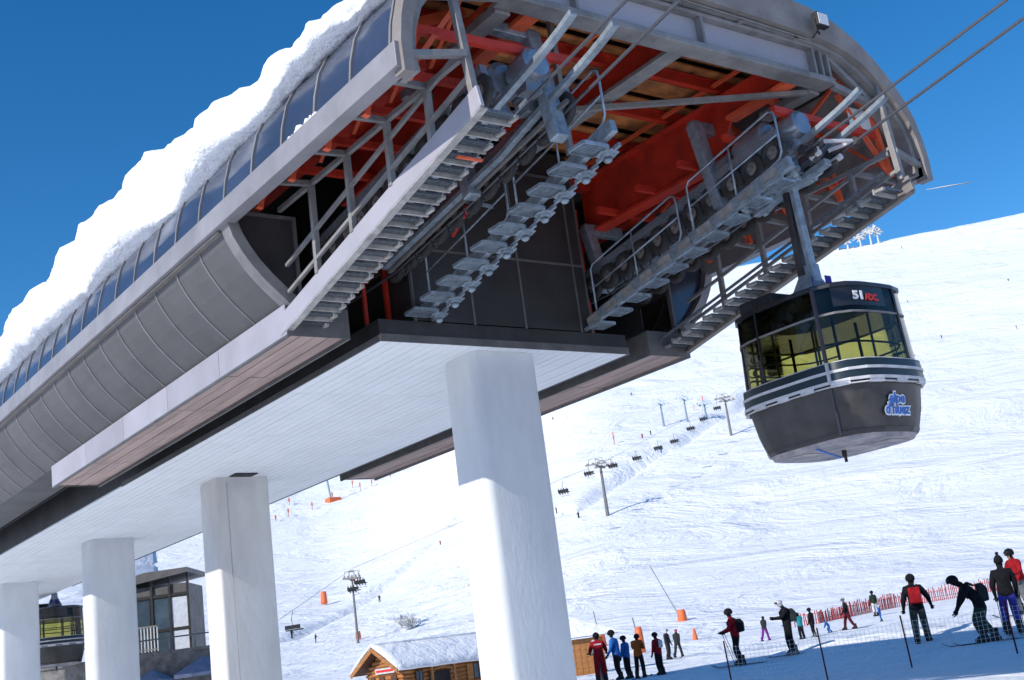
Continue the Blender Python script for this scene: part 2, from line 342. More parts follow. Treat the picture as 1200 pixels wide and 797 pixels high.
o=part('grate_marker',G().box(7.3,7.64,9.95,10.0,zw(10.1)-.19,zw(10.1)-.17),'red_sunlit',ST)
# inner stepped walkways with hexagonal lamp plates
for s in (0,1):
    xs=9.28 if s==0 else 12.4
    sg=1 if s==0 else -1
    zi=lambda y:6.26+.2*(14.0-y)
    part('walkway_channel',G().beam((xs,9.5,zi(9.5)-.08),(xs,14.0,zi(14.0)-.08),.09,.17),'galv',ST,bevel=.008)
    src=None
    for k in range(10):
        y=13.78-k*.44; z=zi(y)-.2
        if src is None:
            g=G(); x0,x1=xs-(.26 if s else .36),xs+.05
            for j in range(8): g.box(x0,x1,y-.13+j*.034,y-.12+j*.034,z-.012,z+.02)
            g.box(x0,x0+.02,y-.14,y+.14,z-.02,z+.022).box(x1-.02,x1,y-.14,y+.14,z-.02,z+.022)
            g.box(x0+.02,x1-.02,y-.15,y-.14,z-.02,z+.025).box(x0+.02,x1-.02,y+.14,y+.15,z-.03,z+.025)
            if s: g.v=[(2*xs-x,a,b) for x,a,b in g.v]
            src=part('step_grate',g,'galv',ST)
            g=G(); cx=xs+.13*sg; pts=[]
            for j in range(6): t=math.radians(60*j+15); pts.append((cx+.14*math.cos(t),y+.15*math.sin(t)))
            g.prism(pts,'z',z-.035,z-.02)
            g.prism([(cx+(px-cx)*.6,y+(py-y)*.6) for px,py in pts],'z',z-.07,z-.036)
            lampp=part('hexagonal_plate' if not s else 'channel_block',g if not s else G().beam((xs-.06,y-.12,z+.13),(xs-.06,y+.14,z+.08),.05,.11),'galv' if not s else 'grate',ST)
            g=G().tube([(cx,y,z-.07),(cx+.01,y+.02,z-.105),(cx+.02,y+.03,z-.13)],[.05,.06,.028],8); g=g if not s else G().box(xs-.02,xs+.04,y-.05,y+.05,z-.0,z+.09); bulb=part('sheave_cap' if not s else 'step_clip',g,'galv',ST,smooth=not s)
            g=G().beam((cx,y-.24,z-.0),(cx,y+.2,z-.045),.035,.05); arm=part('step_bracket',g,'galv',ST); ys,z0=y,z
        else:
            for q in (src,lampp,bulb,arm): inst(q,(0,y-ys,z-z0))
    # pipe railings in closed loops
    for ya_,yb in (((13.75,11.68),(11.42,9.62)) if s else ((13.75,11.7),(11.5,9.62))):
        t=.78; g=G(); xr=xs
        lo=[(xr,ya_,zi(ya_)+.02),(xr,ya_,zi(ya_)+t-.08),(xr,ya_-.06,zi(ya_)+t),(xr,yb+.1,zi(yb)+t-.02),(xr,yb+.02,zi(yb)+t-.06),(xr,yb,zi(yb)+t-.16),(xr,yb,zi(yb)+.14),(xr,yb+.05,zi(yb)+.05),(xr,yb+.2,zi(yb)+.0),(xr,ya_,zi(ya_)+.02)]
        g.tube(lo,.017,6); part('pipe_railing',g,'galv',ST,smooth=True)
        part('pipe_rail',G().tube([(xr,ya_,zi(ya_)+.4),(xr,yb,zi(yb)+.4)],.014,6),'galv',ST,smooth=True)
        ym=(ya_+yb)/2; part('rail_post',G().tube([(xr,ym,zi(ym)),(xr,ym,zi(ym)+t)],.014,6),'galv',ST,smooth=True)
# ---- core box between the two lanes
part('core_base',G().box(8.5,13.1,YW,24.7,5.74,6.02).box(8.5,13.1,YW-.012,YW-.002,5.72,5.84),'panel',ST)
part('core_base_trim',G().box(8.49,13.11,YW-.03,YW-.013,5.69,5.80).box(8.47,8.495,YW-.01,24.7,5.69,5.78).box(13.105,13.13,YW-.01,24.7,5.69,5.78),'seam',ST)
XS=[9.12,10.15,11.1,12.2,12.42]; ZS=[6.02,7.14,8.62]
for i in range(4):
    for j in range(2):
        part('wall_panel',G().box(XS[i]+.02,XS[i+1]-.02,YW+.0,YW+.05,ZS[j]+.02,ZS[j+1]-.02),'panel',ST)
for x in XS: part('wall_seam',G().box(x-.018,x+.018,YW-.012,YW+.04,6.02,8.62),'seam',ST)
part('wall_seam',G().box(9.1,12.44,YW-.006,YW+.035,7.12,7.158),'seam',ST)
part('wall_seam',G().box(9.1,12.44,YW-.006,YW+.035,8.6,8.65),'seam',ST)
part('core_wall',G().box(9.1,12.44,YW+.06,24.6,6.03,9.1),'panel',ST)
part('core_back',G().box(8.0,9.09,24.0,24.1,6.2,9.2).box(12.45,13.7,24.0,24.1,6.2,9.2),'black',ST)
for s in (0,1):
    x=8.85 if s==0 else 12.75
    part('red_jamb',G().box(x-.22,x-.17,14.5,14.55,6.03,8.4).box(x+.15,x+.22,14.5,14.56,6.03,8.4),'red',ST)
    part('drive_cabinet',G().box(x-.16,x+.14,14.52,14.9,6.9,7.3),'hutdark',ST)
# ---- white soffit boards along the building (each board a part)
nS=26; w=(13.1-8.5)/nS; segs=[YW+.01,16.9,19.9,22.9,25.9,29.2,32.6,36.0,40.2,44.4,YE]
base={}
for a,b in zip(segs,segs[1:]):
    for i in range(nS):
        L=round(b-a,3); x=8.5+i*w
        if L not in base:
            base[L]=part('soffit_board',G().box(x+.006,x+w-.006,a+.008,b-.008,5.70,5.722),'soffit',ST); base[L]['x0']=x; base[L]['a0']=a
        else:
            s0=base[L]; inst(s0,(x-s0['x0'],a-s0['a0'],random.uniform(-.002,.002)))
for o in base.values(): del o['x0']; del o['a0']
for o in ST.children:
    for k_ in ('x0','a0'):
        if k_ in o: del o[k_]
part('soffit_backing',G().box(8.5,13.1,YW+.02,YE,5.724,5.738),'joint',ST)
part('core_side_wall',G().box(8.52,8.6,24.75,YE,5.74,6.4).box(13.0,13.08,24.75,YE,5.74,6.4),'panel',ST)
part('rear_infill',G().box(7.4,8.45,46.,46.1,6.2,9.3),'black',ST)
# ---- boarded boxes under both shells
for s in (0,1):
    q=(lambda g:mirrored(g)) if s else (lambda g:g)
    js=[YW,16.2,18.3,20.4,22.5,24.7]
    for a,b in zip(js,js[1:]):
        part('box_fascia',q(G().box(7.08,7.13,a+.006,b-.006,5.72,6.14)),'boxf' if s==0 else 'arch',ST,bevel=.005)
        for i in range(4):
            x=7.135+i*.215; part('box_board',q(G().box(x+.008,x+.207,a+.012,b-.012,5.745+.004*((i+int(a))%2),5.765)),'wood',ST)
    part('box_frame',q(G().box(7.09,8.02,YW-.01,YW-.001,5.70,6.12).box(7.135,8.0,24.69,24.72,5.73,6.1).box(7.08,7.135,YW,24.7,5.695,5.722).box(7.995,8.03,YW,24.7,5.695,6.1)),'seam',ST)
    part('box_backing',q(G().box(7.135,7.99,YW+.01,24.68,5.77,5.80)),'black',ST)
    part('lane_lining',q(G().box(8.031,8.05,YW+.02,YE,6.11,6.5)),'black',ST)
# ---- red girders and deck inside the open front
for s in (0,1):
    x=8.5 if s==0 else 13.1
    part('main_girder_web',G().prism([(9.7,8.55),(10.9,8.5),(11.3,7.95),(YW+.5,7.95),(YW+.5,8.8),(9.7,8.8)],'x',x-.02,x+.02),'red',ST)
    part('main_girder_flange',G().box(x-.13,x+.13,11.25,YW+.5,7.89,7.948),'red_sunlit' if 0 else 'red',ST,bevel=.006)
    part('main_girder_flange',G().box(x-.13,x+.13,Y0+.36,YW+.5,8.802,8.86),'red',ST,bevel=.006)
    part('main_girder_nose',G().beam((x,9.7,8.5),(x,10.95,8.47),.22,.06),'red_sunlit',ST)
    xx=13.55 if s else 8.05
    part('grey_long_beam',G().box(xx-.11,xx+.11,Y0+.34,Y0+1.3,8.4,8.52),'frame',ST,bevel=.01)
    if s==0: part('inner_walkway_hanger',G().beam((9.28,10.33,9.0),(9.28,10.33,7.05),.075,.075),'frame',ST,bevel=.006)
    # side frames of red tube with sunlight in its colour behind the hanging posts
    def MR(p): return (2*CX-p[0],p[1],p[2]) if s else p
    for y in (9.75,10.7,11.65,12.6,13.55):
        part('frame_post',G().beam(MR((6.64,y,7.3)),MR((6.86,y,8.42)),.08,.08),'red_sunlit',ST)
        part('frame_brace',G().beam(MR((6.66,y+.02,7.4)),MR((7.5,y+.02,8.5)),.06,.06),'red_sunlit',ST)
        part('frame_rafter',G().beam(MR((6.86,y,8.40)),MR((8.2,y,8.98)),.09,.11),'red_sunlit',ST)
        part('frame_tie',G().beam(MR((6.8,y+.03,7.95)),MR((9.0,y+.03,8.0)),.08,.1),'red',ST)
    for y in (9.75,10.7,11.65,12.6):
        part('frame_diagonal',G().beam(MR((6.68,y+.05,7.45)),MR((6.88,y+.92,8.4)),.045,.045),'red_sunlit',ST)
        part('truss_chord',G().beam(MR((7.55,y,8.62)),MR((7.6,y+.95,8.1)),.05,.05),'red_sunlit',ST)
    for z_,m_ in ((7.62,'red'),(8.25,'red_sunlit')):
        part('side_rail',G().beam(MR((6.62+.1*(z_-7.6),9.6,z_)),MR((6.62+.1*(z_-7.6),14.2,z_)),.04,.04),m_,ST)
    part('lane_beam',G().box(*((7.45,7.7) if s==0 else (13.9,14.15)),Y0+1.5,24,8.2,8.5),'red',ST)
for y in (9.95,11.05,12.15,13.25):
    part('purlin',G().box(7.4,14.2,y-.05,y+.05,8.94,8.97).box(7.4,14.2,y-.015,y+.015,8.97,9.1).box(7.4,14.2,y-.05,y+.05,9.1,9.12),'red',ST)
for x in (8.4,10.2,11.4,12.9,13.6):
    part('purlin_tie',G().beam((x,9.8,9.0),(x+.0,14.2,9.0),.05,.05),'red_sunlit',ST)
y=Y0+.35; k=0
while y<14.6:
    zt=9.14+(.1 if k%2 else 0)
    part('deck_strip',G().box(7.25,14.35,y+.004,y+.27,zt,zt+.03),'deck',ST); y+=.275; k+=1
part('deck_backing',G().box(7.3,14.3,Y0+.35,YE,9.3,9.34),'black',ST)
part('cross_girder',G().box(7.3,14.3,14.2,14.35,8.65,9.1),'red',ST)
part('middle_girder_web',G().box(10.83,10.87,Y0+.34,14.2,8.54,8.93),'red',ST)
part('middle_girder_flange',G().box(10.72,10.98,Y0+.34,14.2,8.48,8.538),'frame',ST,bevel=.006)
part('wind_brace',G().beam((9.3,12.1,8.40),(13.45,Y0+.4,8.42),.07,.07),'frame',ST)
# ---- drive lanes: guide rails, tyre conveyors, motors, brackets
zr=lambda y:7.93-.165*(y-6.44) if y<12 else 7.93-.165*5.56-.13*(y-12)
for s in (0,1):
    xl=(8.12,8.72) if s==0 else (13.0,13.55)
    for x in xl:
        g=G(); pts=[(x-.02,8.62,7.80),(x-.01,8.8,7.745),(x,9.05,7.68),(x,9.5,7.57),(x,10.2,7.42),(x,11.,zr(11.)+.05),(x,14.0,zr(14.0)+.04)]
        for a,b in zip(pts,pts[1:]): g.beam(a,b,.09,.025).beam((a[0]-.04,a[1],a[2]+.025),(b[0]-.04,b[1],b[2]+.025),.012,.05)
        part('guide_rail',g,'galv',ST)
    # tyre conveyors beside each lane
    for xw in ((7.78,8.98) if s==0 else (12.72,13.82)):
        part('conveyor_beam',G().beam((xw,9.9,zr(9.9)+.36),(xw,14.3,zr(14.3)+.36),.1,.12),'motor',ST)
        for k in range(11):
            y=10.0+k*.41; z=zr(y)+.12
            if k==3 or k==4 : y+=.03
            g=G(); n=18
            prof=[(.10,-.045),(.19,-.05),(.215,-.025),(.215,.025),(.19,.05),(.10,.045)]
            vs=[(xw+w_,y+r_*math.cos(2*math.pi*j/n),z+r_*math.sin(2*math.pi*j/n)) for j in range(n) for r_,w_ in prof]
            fs=[(j*6+i,j*6+(i+1)%6,((j+1)%n)*6+(i+1)%6,((j+1)%n)*6+i) for j in range(n) for i in range(6)]
            g.add(vs,fs)
            if k==0:
                wv=part('drive_tyre',g,'tyre',ST,smooth=True); y00,z00=y,z
                h=G().tube([(xw-.03,y,z),(xw+.03,y,z)],.1,12).tube([(xw-.07,y,z),(xw+.07,y,z)],.035,8)
                for j in range(5):
                    t=2*math.pi*j/5; h.tube([(xw-.034,y+.065*math.cos(t),z+.065*math.sin(t)),(xw+.034,y+.065*math.cos(t),z+.065*math.sin(t))],.015,5)
                hb=part('tyre_rim',h,'rim',wv,smooth=False)
                br=part('tyre_bracket',G().beam((xw+.08,y,z),(xw+.08,y,z+.26),.03,.08).box(xw-.02,xw+.1,y-.05,y+.05,z+.2,z+.24).box(xw+.095,xw+.14,y-.07,y+.04,z-.05,z+.1),'motor',ST)
            else:
                c=inst(wv,(0,y-y00,z-z00)); hc=hb.copy(); COL.objects.link(hc); hc.parent=c
                inst(br,(0,y-y00,z-z00))
    # drive motors at the mouth of the lane
    for j,(dx,y,ln,r,dz) in enumerate(((-.05,9.85,.45,.19,.42),(-.15,10.42,.6,.24,.5),(-.12,11.1,.5,.21,.5),(.3,10.3,.4,.14,.45))):
        x=(8.42 if s==0 else 13.05)+dx; z=zr(y)+dz
        g=G().tube([(x,y-ln/2,z+.03),(x,y-ln/2+.03,z+.03),(x,y-ln*.2,z+.01),(x,y+ln*.3,z),(x,y+ln/2,z-.02)],[r*.72,r,r,r*.98,r*.8],18)
        m_=part('drive_motor',g,'motor',ST,smooth=True)
        md=m_.modifiers.new('e','EDGE_SPLIT')
        part('motor_foot',G().box(x-.12,x+.12,y-.1,y+.1,z-r-.12,z-r*.7),'motor',ST)
    part('gearbox',G().box(*((8.1,8.55) if s==0 else (12.95,13.4)),10.45,10.85,zr(10.6)+.22,zr(10.6)+.55),'motor',ST,bevel=.03)
    # heavy grey brackets standing on the lane
    for y in (11.25,14.1) if s else (10.05,11.9):
        x=(12.72 if y<13 else 12.85) if s else 8.75; zt=8.5 if y<13 else 7.95
        part('machinery_bracket',G().beam((x,y+.1,zt),(x+.02,y-.15,6.75 if y>13 else 7.0),.2,.17),'galv',ST,bevel=.015)
        part('bracket_arm',G().box(x-.07,x+.75 if s else x+.07,y+.03,y+.17,zt-.14,zt+.05) if s else G().box(x-.7,x+.07,y+.03,y+.17,zt-.1,zt+.04),'galv',ST,bevel=.012)
    # cable trays and hoses
    for j in range(9):
        y=10.2+j*.42; x=8.78 if s==0 else 12.62; z=zr(y)-.1
        pts=[(x,y+.11*math.cos(t),z+.13*math.sin(t)-.02) for t in [math.pi*i/8 for i in range(8,17)]]
        part('cable_loop',G().tube(pts,.012,5),'tyre',ST,smooth=True)
    if s==0: part('cable_tray',G().beam((8.8 if s==0 else 12.6,9.7,zr(9.7)+.02),(8.8 if s==0 else 12.6,14.,zr(14.)+.0),.05,.045),'polegrey',ST)
# small signal heads at the wall
part('rope_sensor',G().tube([(8.95,12.2,7.02),(9.02,12.1,7.02)],.07,10).beam((8.98,12.2,7.0),(8.98,12.6,6.8),.03,.03),'redp',ST)
part('rope_sensor_arm',G().beam((8.9,12.1,7.1),(9.2,11.9,6.98),.04,.04).beam((8.95,12.2,7.1),(8.95,12.2,7.3),.05,.05),'galv',ST)
# shelf brackets with white insulators on roof edge rail
for x in (8.7,9.6,10.6,11.8,12.9):
    part('rail_clip',G().box(x,x+.07,Y0-.0,Y0+.05,8.965,9.03),'frame',ST)
part('edge_conduit',G().tube([(7.6,Y0-.01,8.82),(8.4,Y0-.02,8.99),(10.8,Y0-.02,9.03),(13.2,Y0-.02,8.99)],.012,5),'frame',ST)
# grey inner closing sheets on the right, torn textured lining
g=G(); 
for i in range(14):
    t=i/13; pass
part('arch_lining',mirrored(G().band(off(UP,.13)[:6],off(UP,.15)[:6],'y',Y0+.25,YW)),'frame',ST)
part('white_notice',G().box(14.25,14.75,Y0+.35,Y0+.36,7.95,8.32),'white',ST)
# ---- columns
def rrect(x0,x1,y0,y1,r,n=5):
    P=[]
    for cx,cy,a in ((x1-r,y1-r,0),(x0+r,y1-r,90),(x0+r,y0+r,180),(x1-r,y0+r,270)):
        for i in range(n+1): t=math.radians(a+90*i/n); P.append((cx+r*math.cos(t),cy+r*math.sin(t)))
    return P
for k,y in enumerate((14.15,23.9,32.3,41.5)):
    c2=k==1
    P=rrect(10.14,11.36,y,y+.85,.06 if c2 else .15); lo=[(x,y_) for x,y_ in P]
    g=G(); n=len(P); dx=.03
    vs=[(x,y_,-.3) for x,y_ in P]+[(x+dx,y_,5.62) for x,y_ in P]+[(x+dx+(.02 if x<10.5 else -.02),y_,5.699) for x,y_ in P]
    fs=[(i,(i+1)%n,n+(i+1)%n,n+i) for i in range(n)]+[(n+i,n+(i+1)%n,2*n+(i+1)%n,2*n+i) for i in range(n)]
    g.add(vs,fs); c=part('column',g,'concrete2' if c2 else 'concrete',ST,smooth=True); c.modifiers.new('e','EDGE_SPLIT')
    if k==1:
        part('column_vent',G().box(10.45,10.95,23.45,23.78,5.675,5.697),'black',ST)
        part('column_joint',G().box(10.42,10.43,23.892,23.898,1.5,5.6),'joint',ST)
# ------------------------------------------------------------------ snow on the roof
def roofsnow(name,y0,y1,xf,hf,label,seed,nx=26,step=.09):
    v=[];f=[]; n=int((y1-y0)/step)
    for j in range(n+1):
        y=y0+(y1-y0)*j/n
        for i in range(nx+1):
            p=xf(i/nx,y); nz=Vector((p[0]*1.3+seed,y*1.0,p[1]*1.3))
            a=hf(i/nx,y)
            d=.26*noise.noise(nz*.6)+.11*noise.noise(nz*1.4)+.055*noise.noise(nz*3.6)+.02*noise.noise(nz*9.)-.08*abs(noise.noise(nz*1.1+Vector((5,5,5))))
            v.append((p[0]-a*d*1.0,y,p[1]+a*d*.7))
    for j in range(n):
        for i in range(nx): o=j*(nx+1)+i; f.append((o,o+1,o+nx+2,o+nx+1))
    g=G(); g.add(v,f); o=part(name,g,'snow',None,smooth=True); tag(o,label,'snow'); return o
def top(y):
    t=[(9.4,8.66),(10.9,8.9),(13.5,9.42),(16.2,9.88),(19.5,10.22),(21.5,10.2),(23.5,9.85),(26,9.95),(30,10.0),(36,9.9),(48,9.7)]
    return lerp_tab(t,y)+.16*noise.noise(Vector((y*.55,3,0)))+.1*noise.noise(Vector((y*1.7,8,0)))
def SF(t,y):
    # from the lower lip on the panes, round the bulging front and over the top
    lz=8.28-.16*sst(11,15,y)+.1*noise.noise(Vector((y*.7,0,5)))+.05*noise.noise(Vector((y*2.3,0,9))); tp=top(y); hgt=tp-lz
    endk=sst(9.35,9.9,y)
    pts=[(6.62,lz),(6.36-.05*hgt,lz+.10*hgt),(6.32,lz+.35*hgt),(6.5,lz+.66*hgt),(6.92,lz+.9*hgt),(7.5,tp),(8.6,tp+.04),(10.5,tp-.1),(13.6,9.5),(14.7,8.75)]
    s=t*(len(pts)-1); i=min(int(s),len(pts)-2); k=s-i
    return (pts[i][0]+(pts[i+1][0]-pts[i][0])*k,pts[i][1]+(pts[i+1][1]-pts[i][1])*k)
def rz_(x):
    P=UP+[(2*CX-a_,z_) for a_,z_ in UP[:-1]][::-1]; return lerp_tab(P,x)
_SF=SF
def SF(t,y):
    x,z=_SF(t,y)
    if x>6.6: z=max(z,rz_(x)+.05+.1*sst(9.4,10.5,y))
    return (x,z)
def HF(t,y): return min(1,t*6)*(1 if t<.75 else .3)*sst(9.3,10,y)
roofsnow('roof_snow_bank',9.38,47.5,SF,HF,'thick lumpy bank of white snow lying along the top of the curved station roof',0,nx=40)
g=G()
for k in range(26):
    y=11.2+k*.028; r=.02+.035*random.random(); g.tube([(6.33+random.uniform(-.03,.03),y-.05,7.47),(6.33,y,7.47+random.uniform(.0,.06)),(6.33,y+.05,7.47)],[.012,r+.012,.012],8)
tag(part('snow_clump',g,'snow',None,smooth=True),'small ragged clump of snow caught on the gutter below the tinted roof panes','snow')
# ------------------------------------------------------------------ ropes
for x,lab in ((8.3,'left steel rope of the left lane, running up out of the station mouth'),(8.9,'right steel rope of the left lane, nearest the stepped inner walkway'),(13.0,'upper of the two steel ropes crossing the sky right of the station'),(13.6,'lower of the two steel ropes crossing the sky right of the station')):
    pts=[(x,-80+4*i,7.93+.165*(86.44-4*i)-.0) for i in range(0,23)]+[(x,12,zr(12)),(x,14,zr(14)),(x,46,zr(14)-.4)]
    tag(part('haul_rope',G().tube(pts,.021,6),'rope',None,smooth=True),lab,'cable','parallel ropes of the cable car')
# floodlight on the arch
fl=thing('floodlight',(13.2,9.25,9.15),'square floodlight mounted on the arched roof edge against the sky','light')
part('lamp_housing',G().box(13.08,13.32,9.1,9.2,9.06,9.27),'black',fl,bevel=.01)
part('lamp_glass',G().box(13.1,13.3,9.09,9.098,9.08,9.25),'white',fl)
part('lamp_bracket',G().beam((13.2,9.2,9.08),(13.2,9.33,9.0),.03,.03).beam((13.07,9.15,9.16),(13.07,9.15,9.0),.015,.03).beam((13.07,9.15,9.0),(13.2,9.2,8.99),.02,.03),'black',fl)
# ------------------------------------------------------------------ cabins
A0=math.radians(217.7); CA,CB=.95,1.12; NF=30
def fp(t,s=1.,q=3.6):
    c,d=math.cos(t),math.sin(t); k=(abs(c/CA)**q+abs(d/CB)**q)**(-1/q); return (c*k*s,d*k*s)
ANG=[A0+2*math.pi*i/NF for i in range(NF)]
def ring(g,prof,mi=0,closed=False,a0=0,a1=NF):
    n=a1-a0; full=n==NF; cols=[ANG[i%NF] for i in range(a0,a1+(0 if full else 1))]; m=len(prof)
    vs=[(*fp(t,s),z) for t in cols for z,s in prof]; fs=[]
    nc=len(cols)
    for i in range(nc if full else nc-1):
        j=(i+1)%nc
        for k in range(m if closed else m-1): l=(k+1)%m; fs.append((i*m+k,j*m+k,j*m+l,i*m+l))
    g.add(vs,fs,mi); return g
def textmesh(name,txt,size,m,depth=.006,bold=0):
    cu=bpy.data.curves.new(name,'FONT'); cu.body=txt; cu.size=size; cu.extrude=depth; cu.offset=bold; cu.align_x='CENTER'; cu.align_y='CENTER'; cu.resolution_u=3
    cu.space_line=.75
    o=bpy.data.objects.new(name,cu); COL.objects.link(o); me=bpy.data.meshes.new_from_object(o.evaluated_get(bpy.context.evaluated_depsgraph_get())); bpy.data.objects.remove(o)
    me.materials.clear(); me.materials.append(K[m]); return me
def cabin(loc,label,marks,rz=0):
    t=thing('cable_car_cabin',loc,label,'cable car','black cable car cabins',rz); t.scale=(.95,.95,.95)
    def P(name,g,m,smooth=False,parent=None,bevel=0):
        return part(name,g,m,parent or t,smooth,True,bevel)
    # body shell with inner wall
    g=ring(G(),[(0.06,.84),(0.0,.81),(0,.0)]); P('cabin_floor',g,'bottom')
    P('body',ring(G(),[(.06,.845),(.10,.87),(.38,.94),(.70,.985),(.72,.95),(.3,.87),(.08,.8)],closed=True),'cabbody',True).modifiers.new('e','EDGE_SPLIT')
    P('body_seam',G().beam((*fp(A0,.872),.08),(*fp(A0,.955),.38),.035,.02).beam((*fp(A0,.955),.38),(*fp(A0,.997),.69),.035,.02),'mull')
    P('body_skirt',ring(G(),[(.055,.855),(.085,.872),(.12,.882),(.12,.85),(.055,.82)],closed=True),'cab')
    for k in range(NF):   # white rubber bumper in short pieces with slots between
        if k%2==0:
            P('bumper_block',ring(G(),[(.70,1.0),(.70,1.045),(.765,1.045),(.765,1.0)],closed=True,a0=k,a1=k+1),'trimwhite')
        else: P('bumper_strut',ring(G(),[(.705,1.0),(.705,1.04),(.72,1.04),(.72,1.0)],closed=True,a0=k,a1=k+1),'trimwhite')
    P('bumper_backing',ring(G(),[(.70,.985),(.70,1.003),(.77,1.003),(.77,.985)],closed=True),'black')
    P('bumper_rail',ring(G(),[(.747,1.01),(.747,1.055),(.785,1.055),(.785,1.01)],closed=True),'trimwhite')
    P('side_band',ring(G(),[(.79,1.0),(.79,1.045),(.885,1.04),(.885,1.0)],closed=True),'cabband',True).modifiers.new('e','EDGE_SPLIT')
    P('band_stripe',ring(G(),[(.887,1.0),(.887,1.052),(.925,1.052),(.925,1.0)],closed=True),'trimwhite')
    P('side_band',ring(G(),[(.927,1.0),(.927,1.04),(1.03,1.03),(1.03,1.0)],closed=True),'cabband',True).modifiers.new('e','EDGE_SPLIT')
    P('band_stripe',ring(G(),[(1.031,.99),(1.031,1.035),(1.043,1.03),(1.043,.99)],closed=True),'trimwhite')
    P('band_clasp',G().beam((*fp(A0,1.062),.75),(*fp(A0,1.055),1.04),.055,.02),'trimwhite')
    # windows in panes between mullions
    W0,W1=1.045,1.70
    mu=[0,6,14,20,25]
    for a,b in zip(mu,mu[1:]+[30]):
        P('window',ring(G(),[(W0,.992),(W1,.965)],a0=a,a1=b),'yglass',True)
    P('window_head',ring(G(),[(W1-.0,.972),(W1+.03,.974),(W1+.03,.95),(W1,.95)],closed=True),'polegrey')
    for a,b in zip(mu,mu[1:]+[30]): P('upper_window',ring(G(),[(W1+.031,.966),(2.09,.95)],a0=a,a1=b),'dglass',True)
    P('number_board',ring(G(),[(1.80,.966),(2.085,.956)],a0=1,a1=5),'cab',True)
    P('roof_rim',ring(G(),[(2.08,.975),(2.13,.975),(2.15,.95),(2.08,.93)],closed=True),'cab')
    P('roof',ring(G(),[(2.14,.96),(2.19,.8),(2.21,.0)]),'cab',True)
    P('ceiling',ring(G(),[(2.02,.94),(2.02,.0)]),'cab')
    P('mullion',G().beam((*fp(A0,1.01),1.04),(*fp(A0,.975),2.08),.055,.03),'mull')
    for k in mu[1:]: P('mullion',G().beam((*fp(ANG[k],.985),1.04),(*fp(ANG[k],.955),2.08),.035,.03),'cab')
    for k in (12,17,22): P('window_bar',G().beam((*fp(ANG[k],.965),1.04),(*fp(ANG[k],.94),1.95),.05 if k in(12,17) else .03,.02),'black')
    # inside rails
    P('inner_rail',G().tube([(*fp(t,.86),1.32) for t in ANG+[ANG[0]]],.016,5),'black')
    P('inner_rail',G().tube([(*fp(t,.86),1.52) for t in ANG[14:24]],.014,5),'black')
    for sx,sy in ((-.5,-.3),(-.4,.55),(.45,.5),(.5,-.5)): P('grab_pole',G().tube([(sx,sy,.1),(sx,sy,2.0)],.018,6),'black')
    P('roof_box',G().box(-.55,.0,.3,.95,2.2,2.42),'black',bevel=.03)
    P('guide_pin',G().tube([(0,0,.0),(0,0,-.09),(.01,0,-.1),(.012,0,-.17)],[.035,.035,.022,.022],8),'black')
    # floor details seen from below
    P('floor_disc',ring(G(),[(-.004,.34),(-.004,.0)]),'white' if 0 else 'bottom')
    P('floor_frame',G().beam((-.7,-.1,-.012),(.55,.5,-.012),.03,.012),'blue')
    P('floor_hatch',G().box(.05,.5,-.75,-.42,-.012,-.003),'bottom'); P('floor_hatch',G().box(-.6,-.2,.2,.55,-.012,-.003),'bottom')
    # hanger
    g=G(); 
    g.add([(-.24,-.3,2.2),(.24,-.3,2.2),(.24,.3,2.2),(-.24,.3,2.2),(-.1,-.1,2.62),(.1,-.1,2.62),(.1,.1,2.62),(-.1,.1,2.62)],[(3,2,1,0),(4,5,6,7),(0,1,5,4),(1,2,6,5),(2,3,7,6),(3,0,4,7)])
    P('hanger_foot',g,'galv',bevel=.02)
    P('hanger_leg',G().beam((0,.09,2.5),(0,.07,3.95),.15,.1),'cabbody',bevel=.015)
    P('hanger_leg',G().beam((0,-.10,2.5),(0,-.04,4.02),.13,.09),'galv',bevel=.015)
    P('hanger_sleeve',G().beam((0,-.1,2.38),(0,-.085,2.75),.18,.14),'galv',bevel=.01)
    P('hanger_label',G().box(-.07,.07,-.335,-.33,2.33,2.5).beam((-.2,-.21,2.32),(-.15,-.18,2.5),.005,.12),'cl_violet')
    # grip carriage along the ropes, sloping with them
    sl=-.165; zg=4.09
    def c3(x,y,z): return (x,y,zg+sl*y+z)
    P('grip_beam',G().beam(c3(0,-.75,-.1),c3(0,.75,-.1),.14,.11).beam(c3(-.3,-.25,-.04),c3(.3,-.25,-.04),.1,.09).beam(c3(-.3,.3,-.04),c3(.3,.3,-.04),.1,.09),'galv',bevel=.015)
    P('grip_plate',G().box(-.2,.2,-.3,.3,zg-.1,zg+.02),'galv',bevel=.02)
    for k,(x,y) in enumerate([(x,y) for x in (-.3,.3) for y in (-.72,-.3,.3,.72)]):
        j=P('grip_jaw',G().beam(c3(x*.6,y,-.1),c3(x,y,.03),.09,.07).beam(c3(x,y-.09,.02),c3(x,y+.09,.02),.07,.09),'galv' if k%2 else 'cabbody',bevel=.01)
        P('grip_wheel',G().tube([c3(x-.04,y+.13,.13),c3(x+.04,y+.13,.13)],.075,12),'tyre')
        P('grip_spring',G().tube([c3(x*.8,y-.1,-.02),c3(x*.8,y+.07,-.02)],.05,8),'trimwhite' if k in(0,4,5) else 'galv')
    P('grip_lever',G().beam(c3(.1,-.72,.1),c3(.34,-1.02,.12),.045,.045).beam(c3(-.26,-.85,.12),c3(.34,-1.02,.12),.045,.045).beam(c3(-.26,-.85,.12),c3(-.1,-.6,0),.045,.045),'trimwhite')
    P('grip_roller',G().tube([c3(.3,-1.05,.1),c3(.38,-1.05,.1)],.06,10),'tyre'); P('grip_roller',G().tube([c3(-.3,-.85,.1),c3(-.22,-.85,.1)],.06,10),'tyre')
